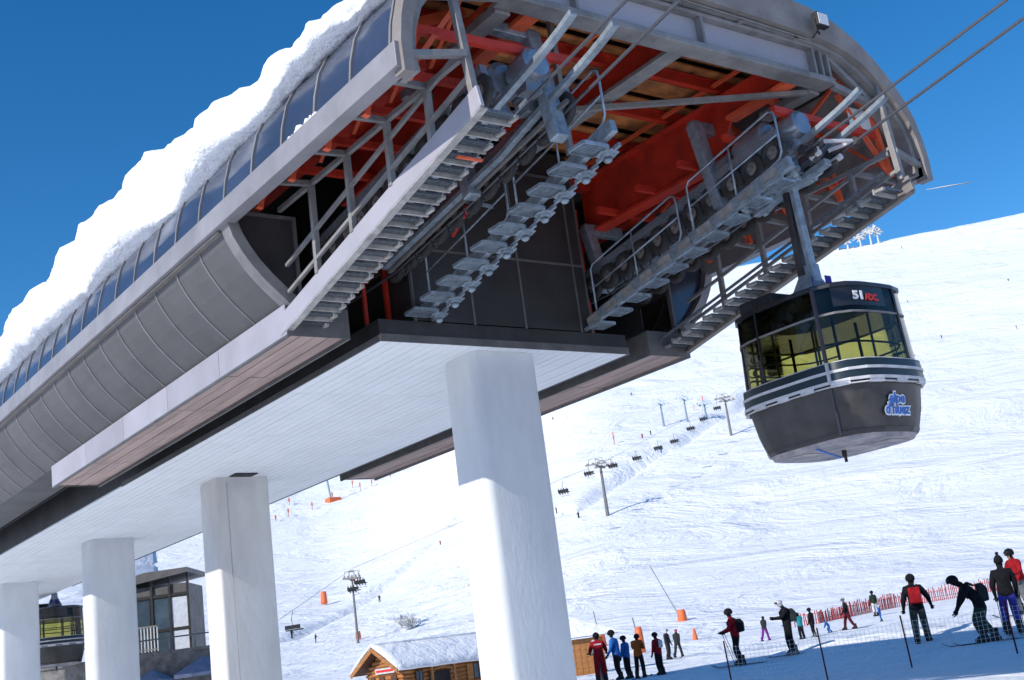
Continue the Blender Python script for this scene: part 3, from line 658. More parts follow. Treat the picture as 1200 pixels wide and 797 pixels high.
    if marks:
        def place(me,name,ang,z,tilt,extra=0,wd=1.):
            p=fp(ang,1); e=1e-3; a,b=fp(ang-e),fp(ang+e); tx,ty=b[0]-a[0],b[1]-a[1]; l=math.hypot(tx,ty); tx/=l;ty/=l
            nrm=Vector((ty,-tx,0)); s=extra
            o=bpy.data.objects.new(name,me); COL.objects.link(o); o.parent=t
            X=Vector((tx,ty,0)); Zv=Vector((0,0,1)); Zt=(Zv*math.cos(tilt)+nrm*math.sin(tilt)).normalized(); N_=X.cross(Zt)
            pos=Vector((p[0]*s,p[1]*s,z))+N_*.012
            o.matrix_local=Matrix(((X.x*wd,Zt.x,N_.x,pos.x),(X.y*wd,Zt.y,N_.y,pos.y),(X.z*wd,Zt.z,N_.z,pos.z),(0,0,0,1))); return o
        a=math.radians(249)
        place(textmesh('num','51',.16,'white',.004,.008),'cabin_number',a,1.93,-.0,.965,1.35)
        place(textmesh('adc','ADC.',.125,'redp',.004,.006),'red_lettering',math.radians(262),1.91,0,.968,.95)
        la=math.radians(266)
        lo=place(textmesh('l1','alpe\nd\'huez',.20,'white',.0015,.024),'logo_outline',la,.41,.2,.955)
        lo=place(textmesh('l2','alpe\nd\'huez',.20,'blue',.003,.004),'logo_lettering',la,.41,.2,.962)
        place(textmesh('sm','~~',.08,'white',.003,.004),'window_sticker',math.radians(297),1.12,0,.995)
    return t
cabin((13.3,10.29,3.33),'black cable car cabin numbered 51 with yellow green windows, hanging at the station front',True)
cabin((13.3,46.6,3.15),'distant dark cable car cabin hanging between the white columns under the station',False)
# ------------------------------------------------------------------ buildings behind the columns
def rot2(x,y,a): return (x*math.cos(a)-y*math.sin(a),x*math.sin(a)+y*math.cos(a))
RV=(.80456,-.57943)
tw=thing('glass_tower',(18.6,50.0,0),'grey glazed stair tower with a railed balcony seen between the white columns','building',None,math.radians(-36))
def L(name,g,m,par=tw,**k): return part(name,g,m,par,local=True,**k)
L('tower_core',G().prism([(-1.5,0),(1.1,0),(1.1,2.5),(-1.5,2.5)],'z',0,6.1),'hutdark' if 0 else 'seam')
for x in (-1.5,-.4,.35,1.12): L('corner_post',G().box(x-.05,x+.05,-.09,-.002,0,6.55),'panel')
for z in (1.35,2.85,4.2,5.6,6.45): L('cross_bar',G().box(-1.5,1.12,-.07,-.003,z,z+.12),'panel')
for i,x in enumerate((-1.45,-.35,.4)):
    for j,z in enumerate((.1,1.47,2.97,4.32)):
        L('glass_pane',G().box(x+.01,x+(.95 if i==0 else .66),-.04,-.03,z,z+1.22),'glass' if i<2 else 'netting')
L('tower_roof',G().prism([(-1.75,6.15),(1.2,6.5),(1.2,6.7),(-.6,6.68),(-1.75,6.42)],'y',-.3,2.7),'seam')
L('balcony_slab',G().prism([(-1.6,-1.3),(.1,-1.3),(.4,-.7),(.4,-.1),(-1.6,-.1)],'z',3.2,3.4),'panel')
L('balcony_rail',G().beam((-1.6,-1.28,4.4),(.1,-1.28,4.4),.06,.06).beam((.1,-1.28,4.4),(.4,-.68,4.4),.06,.06).beam((-1.6,-1.28,3.5),(.1,-1.28,3.5),.05,.05),'frame')
for k in range(14): L('baluster',G().beam((-1.58+k*.13,-1.28,3.41),(-1.58+k*.13,-1.28,4.37),.04,.04),'concrete')
L('blue_glazing',G().box(-2.6,-1.6,.3,.36,2.8,4.3),'glass')
L('side_wing',G().box(-3.0,-1.55,.4,2.2,0,5.9),'seam')
tag(part('stone_wall',G().box(-9,3.3,0,.6,-1,3.2).box(-9.1,3.4,-.06,.66,3.2,3.32),'stone',None),'low grey stone terrace wall behind the columns','wall')
o=bpy.data.objects['stone_wall']; o.location=(15.0,48.1,1.1); o.rotation_euler=(0,0,math.radians(-36))
for (x,y,z,s,lb) in ((18.2,44.9,1.85,1.0,'larger faded blue parasol below the glass tower'),(16.6,46.0,1.9,.7,'smaller faded blue parasol at the foot of the stone wall')):
    p=thing('parasol',(x,y,0),lb,'parasol','parasols on the terrace')
    g=G(); n=8
    vs=[(0,0,z+1.05*s)]+[(1.2*s*math.cos(2*math.pi*i/n),1.2*s*math.sin(2*math.pi*i/n),z+.42*s+(.0 if i%2 else .03)) for i in range(n)]+[(1.2*s*math.cos(2*math.pi*i/n),1.2*s*math.sin(2*math.pi*i/n),z+.3*s) for i in range(n)]
    g.add(vs,[(0,1+i,1+(i+1)%n) for i in range(n)]+[(1+i,1+n+i,1+n+(i+1)%n,1+(i+1)%n) for i in range(n)]); part('canopy',g,'cloth_blue',p,local=True)
    part('pole',G().tube([(0,0,0),(0,0,z+.95*s)],.03,6),'polegrey',p,local=True)
# wooden hut
hx,hy=34.0,57.1; hr=math.radians(4)
hut=thing('wooden_hut',(hx,hy,-.75),'orange log hut with snow covered roof and shuttered windows beside the big column','hut',None,hr)
LN=11.; DP=3.4; EV=2.35; AP=3.35
L('long_wall',G().box(0,LN,0,.12,0,EV+.1),'hutwood',hut)
L('back_wall',G().box(0,LN,DP-.12,DP,0,EV),'hutwood',hut)
for k in range(11):
    L('log',G().tube([(-.05,-.02,.12+k*.22),(LN,-.02,.12+k*.22)],.07,6),'hutwood',hut)
for k in range(14):
    z=.12+k*.22
    hw=DP/2+.05 if z<EV else (DP/2+.05)*(AP-z)/(AP-EV)
    if hw>.1: L('gable_log',G().tube([(-.02,DP/2-hw,z),(-.02,DP/2+hw,z)],.07,6),'hutwood',hut)
L('gable_wall',G().prism([(0,0),(DP,0),(DP,EV),(DP/2,AP),(0,EV)],'x',0,.1),'hutwood',hut)
for s in (0,1):
    ym=DP/2; e=(-.55 if s==0 else DP+.55); ze=EV-.15
    L('roof_slope',G().add([(-.7,ym,AP+.1),(LN,ym,AP+.1),(LN,e,ze),(-.7,e,ze),(-.7,ym,AP+.18),(LN,ym,AP+.18),(LN,e,ze+.08),(-.7,e,ze+.08)],[(3,2,1,0),(4,5,6,7),(0,1,5,4),(1,2,6,5),(2,3,7,6),(3,0,4,7)]),'hutdark',hut)
    L('barge_board',G().beam((-.72,ym,AP+.1),(-.72,e,ze),.06,.2),'hutwood',hut)
    nn=24; vs=[];fs=[]
    for i in range(nn+1):
        for j in range(5):
            t=j/4; x=-.68+(LN+.66)*i/nn; y=ym+(e-ym)*t*1.03; z=AP+.19+(ze-AP-.1)*t+.16*(1-(t**6))+.04*noise.noise(Vector((x,y*2,s)))
            vs.append((x,y,z))
    for i in range(nn):
        for j in range(4): o_=i*5+j; fs.append((o_,o_+1,o_+6,o_+5))
    so_=L('roof_snow',G().add(vs,fs),'snow',hut,smooth=True)
    sm=so_.modifiers.new('s','SOLIDIFY'); sm.thickness=.12; sm.offset=-1
def win(x,z,w,h,y=-.1):
    f=L('window_frame',G().box(x,x+w,y-.05,y-.01,z,z+.05).box(x,x+w,y-.05,y-.01,z+h-.05,z+h).box(x,x+.05,y-.05,y-.01,z+.05,z+h-.05).box(x+w-.05,x+w,y-.05,y-.01,z+.05,z+h-.05).box(x+w/2-.02,x+w/2+.02,y-.05,y-.01,z+.05,z+h-.05),'hutdark',hut)
    L('window_pane',G().box(x+.05,x+w-.05,y-.025,y-.015,z+.05,z+h-.05),'glass',hut)
for x in (4.6,8.2):
    win(x,1.25,.75,.85)
    L('shutter',G().box(x-.45,x-.03,-.15,-.11,1.25,2.1),'hutwood',hut); L('shutter',G().box(x+.78,x+1.2,-.15,-.11,1.25,2.1),'hutwood',hut)
win(.7,1.0,.5,1.1); 
L('porch_opening',G().box(1.6,3.0,-.11,-.1,0,1.95),'black',hut)
L('porch_post',G().box(1.5,1.62,-.5,-.38,0,2.3),'hutwood',hut); L('porch_post',G().box(3.0,3.12,-.5,-.38,0,2.3),'hutwood',hut)
L('porch_arch',G().tube([(1.6,-.44,1.8),(1.75,-.44,2.05),(2.3,-.44,2.15),(2.85,-.44,2.05),(3.0,-.44,1.8)],.05,6),'hutwood',hut)
def gwin(y,z,w,h): L('gable_window',G().box(-.15,-.1,y,y+w,z,z+h),'hutdark',hut)
gwin(.45,1.1,.5,.9); gwin(1.6,1.1,.5,.9); gwin(2.5,1.1,.4,.9)
L('gable_board',G().box(-.2,-.12,.5,2.3,2.15,2.45),'trimwhite',hut); L('board_stripe',G().box(-.215,-.201,.6,2.2,2.24,2.36),'redp',hut)
# tent roofed shelter with orange wall right of the big column
te=thing('ticket_shelter',(39.6,50.6,-.2),'pale tent roofed shelter with an orange board wall behind the people in red','shelter',None,math.radians(-37))
L('shelter_wall',G().box(-2.6,2.2,0,.1,0,2.0),'hutwood',te)
for k in range(16): L('wall_board',G().box(-2.6+k*.3,-2.6+k*.3+.28,-.035,-.002,0,1.95+.03*(k%3)),'hutwood',te)
g=G(); vs=[(0,1.6,3.5),(-3.2,-.4,2.1),(3.2,-.4,2.1),(3.2,3.6,2.1),(-3.2,3.6,2.1)]; g.add(vs,[(0,1,2),(0,2,3),(0,3,4),(0,4,1)])
o=L('tent_roof',g,'snow',te); 
# frosted bushes
def bush(x,y,z,s,lb):
    t=thing('frosted_bush',(x,y,z),lb,'bush','frosted bushes above the hut'); g=G(); rnd=random.Random(int(x*10))
    for i in range(60):
        a=rnd.random()*6.28; e=rnd.uniform(.2,1.4); l=s*rnd.uniform(.5,1.1); d=Vector((math.cos(a)*math.cos(e),math.sin(a)*math.cos(e),math.sin(e)))
        b=Vector((rnd.uniform(-.4,.4)*s,rnd.uniform(-.4,.4)*s,0)); g.tube([b,b+d*l*.6,b+d*l+Vector((0,0,.1*s))],[.05*s,.04*s,.02*s],4)
        for q in range(4):
            c=b+d*l*rnd.uniform(.5,1); dd=Vector((rnd.uniform(-1,1),rnd.uniform(-1,1),rnd.uniform(0,1)))*.3*s; g.tube([c,c+dd],[.035*s,.015*s],3)
    part('twigs',g,'frost',t,local=True)
bush(108.3,178.6,H(108.3,178.6),2.2,'larger frosted bush on the slope above the hut roof'); bush(113.5,189,H(113.5,189),1.5,'smaller frosted bush up the slope behind the larger one')
# ------------------------------------------------------------------ chairlift
def pylon(x,y,z,h,lab,frost=False,w=2.6,rz=.5,mat_='polegrey'):
    t=thing('chairlift_pylon',(x,y,z),lab,'pylon','chairlift pylons',rz)
    m=mat_
    part('mast',G().tube([(0,0,-1),(0,0,h)],[.42,.26],10),m,t,local=True)
    part('cross_arm',G().beam((-w,0,h-.2),(w,0,h-.2),.3,.35),m,t,local=True)
    for s in (-1,1):
        part('sheave_train',G().beam((s*w,-2.4,h+.0),(s*w,2.4,h+.15),.25,.3),m,t,local=True)
        part('catwalk_frame',G().beam((s*w,-1.6,h+.3),(s*w,-1.6,h+1.3),.1,.1).beam((s*w,1.6,h+.3),(s*w,1.6,h+1.3),.1,.1).beam((s*w,-1.6,h+1.3),(s*w,1.6,h+1.3),.1,.1),m,t,local=True)
        for k in range(4): part('lift_sheave',G().tube([(s*w-.1,-1.9+k*1.25,h+.28),(s*w+.1,-1.9+k*1.25,h+.28)],.32,8),m,t,local=True)
    part('gantry',G().beam((-w,0,h+1.2),(w,0,h+1.2),.1,.12).beam((-w,0,h),(-w,0,h+1.2),.1,.1).beam((w,0,h),(w,0,h+1.2),.1,.1),m,t,local=True)
    return t
pylon(171.3,196.5,28.2,10.8,'tall grey chairlift pylon standing alone nearest on the slope, right of the big column')
pylon(259.9,239.2,55,11.,'grey chairlift pylon beside the left edge of the hanging cabin')
pylon(277.8,284.2,68.2,8.,'small pale pylon far up the slope, left one of the small pair',w=2.2,mat_='galv')
pylon(284.5,279.8,68.8,8.,'small pale pylon far up the slope, middle one with a ragged head',w=2.4,mat_='galv')
pylon(290.6,276.9,69.5,5.,'smallest pale pylon between the middle one and the hanging cabin',w=1.6,mat_='galv')
pylon(101.1,183.2,H(101.1,183.2)-.3,10.6,'slim pylon with orange foot pad standing between two columns above the hut',w=1.).scale=(.6,.6,1)
for i,(x,y,zz) in enumerate([(723.1,544.2,0),(726,541,0),(731,534,0),(735,528,0),(741,520.6,0),(745.5,514.5,0),(748.5,510.2,0)]):
    z=H(x*.985,y*.985)-2
    hh=[7,8,8,9,10,13,12][i]
    t=thing('frosted_lift_mast',(x*.985,y*.985,z),['leftmost frosted mast on the skyline behind the hanger arm','second frosted mast on the skyline from the hanger arm','third frosted mast on the skyline, with a forked top','fourth frosted mast on the skyline, before the gap','frosted mast on the skyline at the left of the bright cluster','tallest frosted mast on the skyline in the bright cluster','rightmost frosted mast on the skyline at the cluster edge'][i],'mast','frosted lift masts on the skyline',.3+i*.4)
    g=G().tube([(0,0,0),(0,0,hh)],[.8,.4],6).beam((-4,0,hh-1),(4,0,hh-1),.8,.8)
    rnd=random.Random(i)
    for k in range(26):
        a=rnd.uniform(-3.5,3.5); g.beam((a,0,hh-1.5),(a+rnd.uniform(-3.5,3.5),rnd.uniform(-3,3),hh+rnd.uniform(-4.5,3.5)),.7,.7)
    part('frosted_frame',g,'frost',t,local=True)
CH=[(148.54,182.11,31.13),(163.74,191.56,36.25),(174.27,195.64,38.55),(190.48,205.23,42.07),(202.6,210.28,45.5),(214.68,216.65,48.56),(227.16,222.54,53.26),(242.01,231.64,58.07),(254.4,237.46,62.81),(99.2,179.4,15.64),(101.7,181.44,16.9),(66.,134.7,8.06)]
CS=['first chair from the big column','second chair from the big column','third chair from the big column','fourth chair from the big column','fifth chair from the big column','sixth chair from the big column','seventh chair from the big column','eighth chair from the big column','chair by the pylon next to the cabin','chair left of the slim pylon','chair right of the slim pylon','']
CL=['lowest occupied lift chair close beside the big column','second lift chair from the big column, beside the nearest pylon head','third lift chair from the big column, just right of the nearest pylon','fourth lift chair up the line from the big column','fifth lift chair up the line, where it crosses the ski track','sixth lift chair up the line, above the ski track','seventh lift chair up the line, half way to the cabin','eighth lift chair up the line, before the next pylon','lift chair beside the pylon next to the hanging cabin','occupied lift chair left of the slim pylon between the columns','occupied lift chair right of the slim pylon between the columns','dark empty lift chair low down beside the cream column']
dirL=math.atan2(254-148,237-182)
for i,((x,y,z),lb) in enumerate(zip(CH,CL)):
    t=thing('lift_chair',(x,y,z),lb,'lift chair','chairs on the chairlift',-dirL)
    t.scale=(.85,.85,.85)
    part('seat',G().box(-1.3,1.3,-.3,.35,-.1,.05),'cl_char',t,local=True); part('backrest',G().box(-1.3,1.3,-.42,-.34,.1,.65),'cl_char',t,local=True)
    part('hanger',G().tube([(0,-.4,.6),(0,-.5,1.5),(0,0,2.7)],.06,5),'polegrey',t,local=True)
    part('foot_bar',G().beam((-1.1,.7,-.75),(1.1,.7,-.75),.07,.07).beam((-.6,.1,.4),(-.6,.7,-.75),.05,.05).beam((.6,.1,.4),(.6,.7,-.75),.05,.05),'polegrey',t,local=True)
    if i!=11:
        for k,c in zip(range(3 if i%2 else 4),random.sample(['cl_black','cl_char','cl_maroon','cl_blue','cl_black','cl_red'],4)):
            X=-1.+k*.65
            b=thing('person',(x,y,z),None,None)
            g=G().tube([(0,-.1,.05),(0,-.15,.35),(0,-.12,.62),(0,-.1,.70),(0,-.08,.80),(0,-.07,.92),(0,-.07,1.0)],[.17,.2,.19,.08,.11,.12,.05],8).tube([(-.09,0,.1),(-.1,.5,.08),(-.1,.55,-.35),(-.1,.75,-.42)],[.1,.09,.07,.06],6).tube([(.09,0,.1),(.1,.5,.08),(.1,.55,-.35),(.1,.75,-.42)],[.1,.09,.07,.06],6).tube([(-.2,-.12,.55),(-.25,.1,.3),(-.2,.4,.3)],[.07,.06,.05],6).tube([(.2,-.12,.55),(.25,.1,.3),(.2,.4,.3)],[.07,.06,.05],6)
            p=part('person_body',g,c,b,smooth=True,local=True); bpy.data.objects.remove(b)
            p.name='person'; dx,dy=rot2(X*.85,0,-dirL); p.location=Vector((x+dx,y+dy,z))+Vector(p.location); p.parent=None; p.rotation_euler=(0,0,-dirL); p.scale=(.8,.8,.8)
            tag(p,{'cl_black':'rider in black','cl_char':'rider in charcoal','cl_maroon':'rider in dark red','cl_blue':'rider in blue','cl_red':'rider in red'}[c]+[', left end',', second from left',', third from left',', right end'][k]+' of the '+CS[i],'person','riders on the chairlift')
tag(part('lift_rope',G().tube([(60,128,8.5),(101,182,19.6),(148.5,182.1,33.8),(171,196.5,39.3),(259.9,239.2,66.3),(330,275,90)],.03,4),'polegrey',None),'thin chairlift rope running up the slope over the lift chairs','cable')
# markers, pads, poles on the pistes
PADS=[((88.16,92.13,2.78),1.25,.5,6.,'large orange pad at the foot of a leaning white pole on the snow'),((69.08,71.1,.87),1.0,.22,0,'small orange cone marker standing on the snow below the leaning pole'),((59.53,66.87,.52),1.9,.32,2.6,'tall orange pad behind the children in orange and red'),((71.42,85.38,1.41),1.2,.5,3.2,'orange padded post behind the man in red uniform'),((149.57,286.87,21.71),3.2,.9,0,'lone orange marker between the columns on the shaded piste edge'),((104.,188.2,7.7),1.3,.5,0,'orange pad wrapped at the foot of the slim pylon')]
for (x,y,z),h,r,ph,lb in PADS:
    z=H(x,y)
    t=thing('padded_marker',(x,y,z-.1),lb,'marker','orange pads on the snow')
    part('pad',G().tube([(0,0,0),(0,0,h*.15),(0,0,h*.85),(0,0,h)],[r*.9,r,r*.85 if h!=1. else r*.5,r*.7 if h!=1. else .1],10),'orange',t,smooth=True,local=True)
    if ph: part('pole',G().tube([(0,0,0),(-.2 if ph<4 else -1.7,.2 if ph<4 else 1.7,ph)],.045,6),'frame' if ph>4 else 'polegrey',t,local=True)
MK=[[249.99,278.61,61.68],[318.44,303.75,82.16],[303.6,294.32,76.51],[363.93,647.55,112.4],[359.78,631.34,107.19],[340.93,631.9,104.31],[377.08,639.98,113.19],[364.46,625.3,106.67],[385.46,638.45,114.6],[381.16,630.66,111.67],[397.18,640.05,117.54],[416.83,651.1,124.58],[430.72,660.7,130.25],[432.62,659.45,130.73],[451.67,671.71,138.81],[302.89,613.71,95.66],[319.29,644.71,106.4],[320.41,618.77,98.38],[288.85,601.03,91.17],[134.17,197.53,13.13]]
msrc=None
ML=['round red piste marker just left above the first small pylons','round red piste marker left of the hanging cabin, upper of two','round red piste marker left of the hanging cabin, lower of two']+[None]*17
NUMW=['first','second','third','fourth','fifth','sixth','seventh','eighth','ninth','tenth','eleventh','twelfth','thirteenth','fourteenth','fifteenth','sixteenth']
kk=sorted(range(3,19),key=lambda i:math.atan2(MK[i][0],MK[i][1]))
for n_,i in enumerate(kk): ML[i]='red piste marker under the station edge, %s from the left in the row'%NUMW[n_]
ML[19]='lone red marker right of the slim pylon above the hut'
for i,(x,y,z) in enumerate(MK):
    z=H(x,y)
    s=(1.0 if i<3 else 2.7 if i<19 else .5)
    if i<3: s=[2.2,1.6,1.3][i]
    t=thing('piste_marker',(x,y,z-.2),ML[i],'marker','red piste markers')
    t.scale=(s,s,s)
    if msrc is None:
        msrc=(part('post',G().tube([(0,0,0),(0,0,1.)],.06,5),'fencered',t,local=True),part('disc',G().tube([(-.06,.05,1.3),(.06,-.05,1.3)],.45,12),'orange',t,local=True))
    else:
        for q in msrc: c=q.copy(); COL.objects.link(c); c.parent=t
# two dark poles with orange base under the eaves
t=thing('padded_pylon',(338.38,628.4,102.),'slim blue pole with a wide orange base under the station edge','pylon')
part('pole',G().tube([(0,0,0),(-2,2,24)],.7,6),'galv',t,local=True); part('base_pad',G().box(-3,5,-3,3,0,4),'orange',t,local=True,bevel=.5)
# ------------------------------------------------------------------ fences
fence=[(73.55,64.69),(75.03,63.57),(80.95,64.97),(87.28,65.48),(90.57,63.55),(92.95,62.05),(95.33,60.86),(97.78,59.52),(102,57)]
t=thing('red_snow_fence',(73.55,64.69,H(73.55,64.69)),'long low red slatted fence crossing the snow behind the skiers','fence')
g=G(); rnd=random.Random(3); gr=G()
for a,b in zip(fence,fence[1:]):
    d=math.hypot(b[0]-a[0],b[1]-a[1]); n=max(2,int(d/.17))
    for k in range(n):
        u=k/n; x=a[0]+(b[0]-a[0])*u; y=a[1]+(b[1]-a[1])*u; z=H(x,y); h=rnd.uniform(.75,1.1)*(1.15 if x>80 else .95)
        g.beam((x,y,z-.1),(x+rnd.uniform(-.06,.06),y+rnd.uniform(-.06,.06),z+h),.07,.04,mi=0 if (rnd.random()<.8 or x>82) else 1)
    for z_ in (.35,.8): gr.beam((a[0],a[1],H(*a)+z_),(b[0],b[1],H(*b)+z_),.03,.03)
o=part('picket',g,['fencered','cl_char'],t,kind='stuff'); part('wire',gr,'fencered',t)
net=[(18.27,17.97),(19.57,16.63),(20.71,15.45),(21.65,13.72),(22.65,12.43)]
t=thing('safety_net_fence',(18.27,17.97,0),'thin blue grey safety net on slim red poles along the shaded snow','fence')
g=G(); top_=.92
for a,b in zip(net,net[1:]):
    d=math.hypot(b[0]-a[0],b[1]-a[1]); n=int(d/.085); za,zb=H(*a),H(*b)
    for k in range(n):
        u=k/n; x=a[0]+(b[0]-a[0])*u; y=a[1]+(b[1]-a[1])*u; z=za+(zb-za)*u; sag=.06*math.sin(math.pi*u); g.beam((x,y,z+.02),(x+.02,y,z+top_-sag),.0036,.0036)
    for j in range(11):
        hh=.04+j*(top_-.06)/10
        prev=None
        for q in range(9):
            u=q/8; p=(a[0]+(b[0]-a[0])*u,a[1]+(b[1]-a[1])*u,za+(zb-za)*u+hh-.06*math.sin(math.pi*u)*hh)
            if prev: g.beam(prev,p,.0036,.0036)
            prev=p
part('net',g,'netting',t,kind='stuff')
for i,(x,y) in enumerate(net): part('net_pole',G().tube([(x,y,H(x,y)-.1),(x-.02,y+.02,H(x,y)+1.02)],.016,6),'cl_maroon',t)
for x,y,z,lb in ((108,95,3.2,'thin leaning piste pole left of the far pair on the lower slope'),(122,91,4.2,'thin leaning piste pole right of the far pair on the lower slope')):
    z=H(x,y); tag(part('piste_pole',G().tube([(x,y,z),(x-.3,y+.3,z+2.4)],.05,5),'netting',None),lb,'pole')
# ------------------------------------------------------------------ people
def person_mesh(key,pose):
    """one continuous skinned body; faces sorted into cloth zones by where they lie"""
    J={}; E=[]; R={}
    def j(n,p,r,par=None): J[n]=Vector(p); R[n]=r; E.append((par,n)) if par else None
    le=pose.get('lean',0); st=pose.get('step',.0); bend=pose.get('knee',.0)
    def up(h,f=0): # point up the spine, leaning forward
        b=.94; return Vector((0,f+(h-b)*math.sin(le),b-.12*bend+(h-b)*math.cos(le)))
    j('pel',(0,0,.94-.12*bend),.16)
    j('sp',up(1.10),.17,'pel'); j('ch',up(1.30),.185,'sp'); j('nk',up(1.47),.062,'ch')
    hl=pose.get('nod',0)
    hb=up(1.53)+Vector((0,.02+hl*.05,0)); j('hd',hb+Vector((0,.01,.03)),.078,'nk'); j('hm',hb+Vector((0,.025+hl*.05,.12-.04*hl)),.098,'hd'); j('ht',hb+Vector((0,.02+hl*.08,.2-.06*hl)),.065,'hm')
    for s,nm in ((-1,'l'),(1,'r')):
        sh=up(1.40)+Vector((s*.185,0,0)); j('s'+nm,sh,.10,'ch')
        a=pose['arm_'+nm]; e=sh+Vector((s*a[0],a[1],a[2])); j('e'+nm,e,.072,'s'+nm)
        b=pose['fore_'+nm]; w_=e+Vector((s*b[0],b[1],b[2])); j('w'+nm,w_,.042,'e'+nm); j('h'+nm,w_+(w_-e).normalized()*.07,.042,'w'+nm)
        hp=Vector((s*.095,0,.88-.12*bend)); j('p'+nm,hp,.12,'pel')
        k=Vector((s*.12,s*st*.5+.14*bend+.02,.49)); j('k'+nm,k,.098,'p'+nm)
        an=Vector((s*.14,s*st-.05+.02*bend,.12)); j('a'+nm,an,.088,'k'+nm); j('t'+nm,an+Vector((s*.02,.16,-.06)),.055,'a'+nm)
    names=list(J); idx={n:i for i,n in enumerate(names)}
    me=bpy.data.meshes.new('pm'); me.from_pydata([J[n] for n in names],[(idx[a],idx[b]) for a,b in E],[]); 
    o=bpy.data.objects.new('pm',me); COL.objects.link(o); sk=o.modifiers.new('s','SKIN'); sk.use_smooth_shade=True
    for n in names: r=R[n]; me.skin_vertices[0].data[idx[n]].radius=(r,r*.85 if n in('sp','ch','pel') else r)
    me.skin_vertices[0].data[idx['pel']].use_root=True
    su=o.modifiers.new('u','SUBSURF'); su.levels=1; su.render_levels=1
    ev=o.evaluated_get(bpy.context.evaluated_depsgraph_get()); out=bpy.data.meshes.new_from_object(ev); bpy.data.objects.remove(o)
    out.name=key; segs=[(J[a],J[b],b) for a,b in E]
    def near(c):
        best=None
        for a,b,n in segs:
            t=max(0,min(1,(c-a).dot(b-a)/max(1e-6,(b-a).length_squared))); d=(c-a-(b-a)*t).length-R[n]*.6
            if best is None or d<best[0]: best=(d,n,t)
        return best
    zone=dict(pel=1,sp=0,ch=0,nk=0,hd=2,hm=2,ht=3,sl=0,sr=0,el=0,er=0,wl=0,wr=0,hl=4,hr=4,pl=1,pr=1,kl=1,kr=1,al=1,ar=1,tl=5,tr=5)
    out.materials.clear()
    for _ in range(6): out.materials.append(None)
    for p in out.polygons:
        d,n,t=near(p.center); z=zone[n]
        if n in('hm',) : 
            bk=(p.center-J['hm']).y; z=2 if (bk>.03 and p.center.z<J['hm'].z+.045) else 3
        if n=='hd': z=0 if (p.center-J['nk']).length<.1 or p.center.z<J['hd'].z-.01 or abs(p.center.x)>.085 else 2
        if n in('pl','pr') or n=='sp' and t<.25: z=1 if p.center.z<J['pel'].z-.07 else 0
        p.material_index=z; p.use_smooth=True
    return out,J,R
def hand_mesh():
    g=G(); g.tube([(0,0,.02),(0,0,-.04),(0,.005,-.085)],[.028,.042,.036],8)
    for k,(x,l) in enumerate(((-.03,.06),(-.01,.075),(.011,.07),(.031,.052))): g.tube([(x,0,-.075),(x*1.1,.006,-.075-l*.5),(x*1.1,.03,-.075-l*.9)],[.0115,.0105,.008],5)
    g.tube([(-.035,.0,-.03),(-.06,.012,-.06),(-.062,.025,-.085)],[.013,.012,.009],5)
    return g
HG=hand_mesh()
POSES=dict(
 stand=dict(arm_l=(.07,.02,-.27),fore_l=(-.02,.10,-.22),arm_r=(.07,.02,-.27),fore_r=(-.02,.10,-.22),step=.03),
 poles=dict(arm_l=(.10,.06,-.25),fore_l=(.0,.20,-.06),arm_r=(.10,.06,-.25),fore_r=(.0,.22,-.08),step=.06,knee=.3,lean=.12),
 bent=dict(arm_l=(.06,.14,-.23),fore_l=(-.02,.14,-.19),arm_r=(.06,.12,-.24),fore_r=(-.02,.10,-.20),step=.10,knee=.8,lean=.62,nod=1.2),
 walk=dict(arm_l=(.05,.10,-.26),fore_l=(-.02,.14,-.18),arm_r=(.05,-.12,-.25),fore_r=(.0,-.02,-.23),step=.26,lean=.08),
 hold=dict(arm_l=(.04,.12,-.23),fore_l=(-.10,.20,.02),arm_r=(.04,.10,-.24),fore_r=(-.10,.20,.0),step=.04,lean=.05,nod=.8),
 away=dict(arm_l=(.09,.03,-.27),fore_l=(.02,.14,-.19),arm_r=(.14,-.02,-.24),fore_r=(.05,.12,-.18),step=.05,knee=.2,lean=.10))
PM={k:person_mesh('body_'+k,v) for k,v in POSES.items()}
handme=HG.mesh('glove_mesh',['cl_black'],smooth=True)
def headcap(kind,J):
    c=J['hm']; g=G(); n=12
    if kind=='helmet':
        rings=[(-.05,.118),(-.01,.126),(.04,.125),(.09,.10),(.12,.06),(.135,.0)]
    elif kind=='cap': rings=[(.0,.112),(.04,.113),(.09,.09),(.115,.05),(.12,.0)]
    else: rings=[(-.02,.112),(.03,.116),(.09,.098),(.14,.06),(.17,.025),(.19,.045),(.22,.04),(.235,.0)]
    vs=[(c.x+r*math.cos(2*math.pi*i/n)*.93,c.y-.012+r*math.sin(2*math.pi*i/n)*1.08,c.z+z) for z,r in rings for i in range(n)]
    fs=[(a*n+i,a*n+(i+1)%n,(a+1)*n+(i+1)%n,(a+1)*n+i) for a in range(len(rings)-1) for i in range(n)]
    g.add(vs,fs); return g
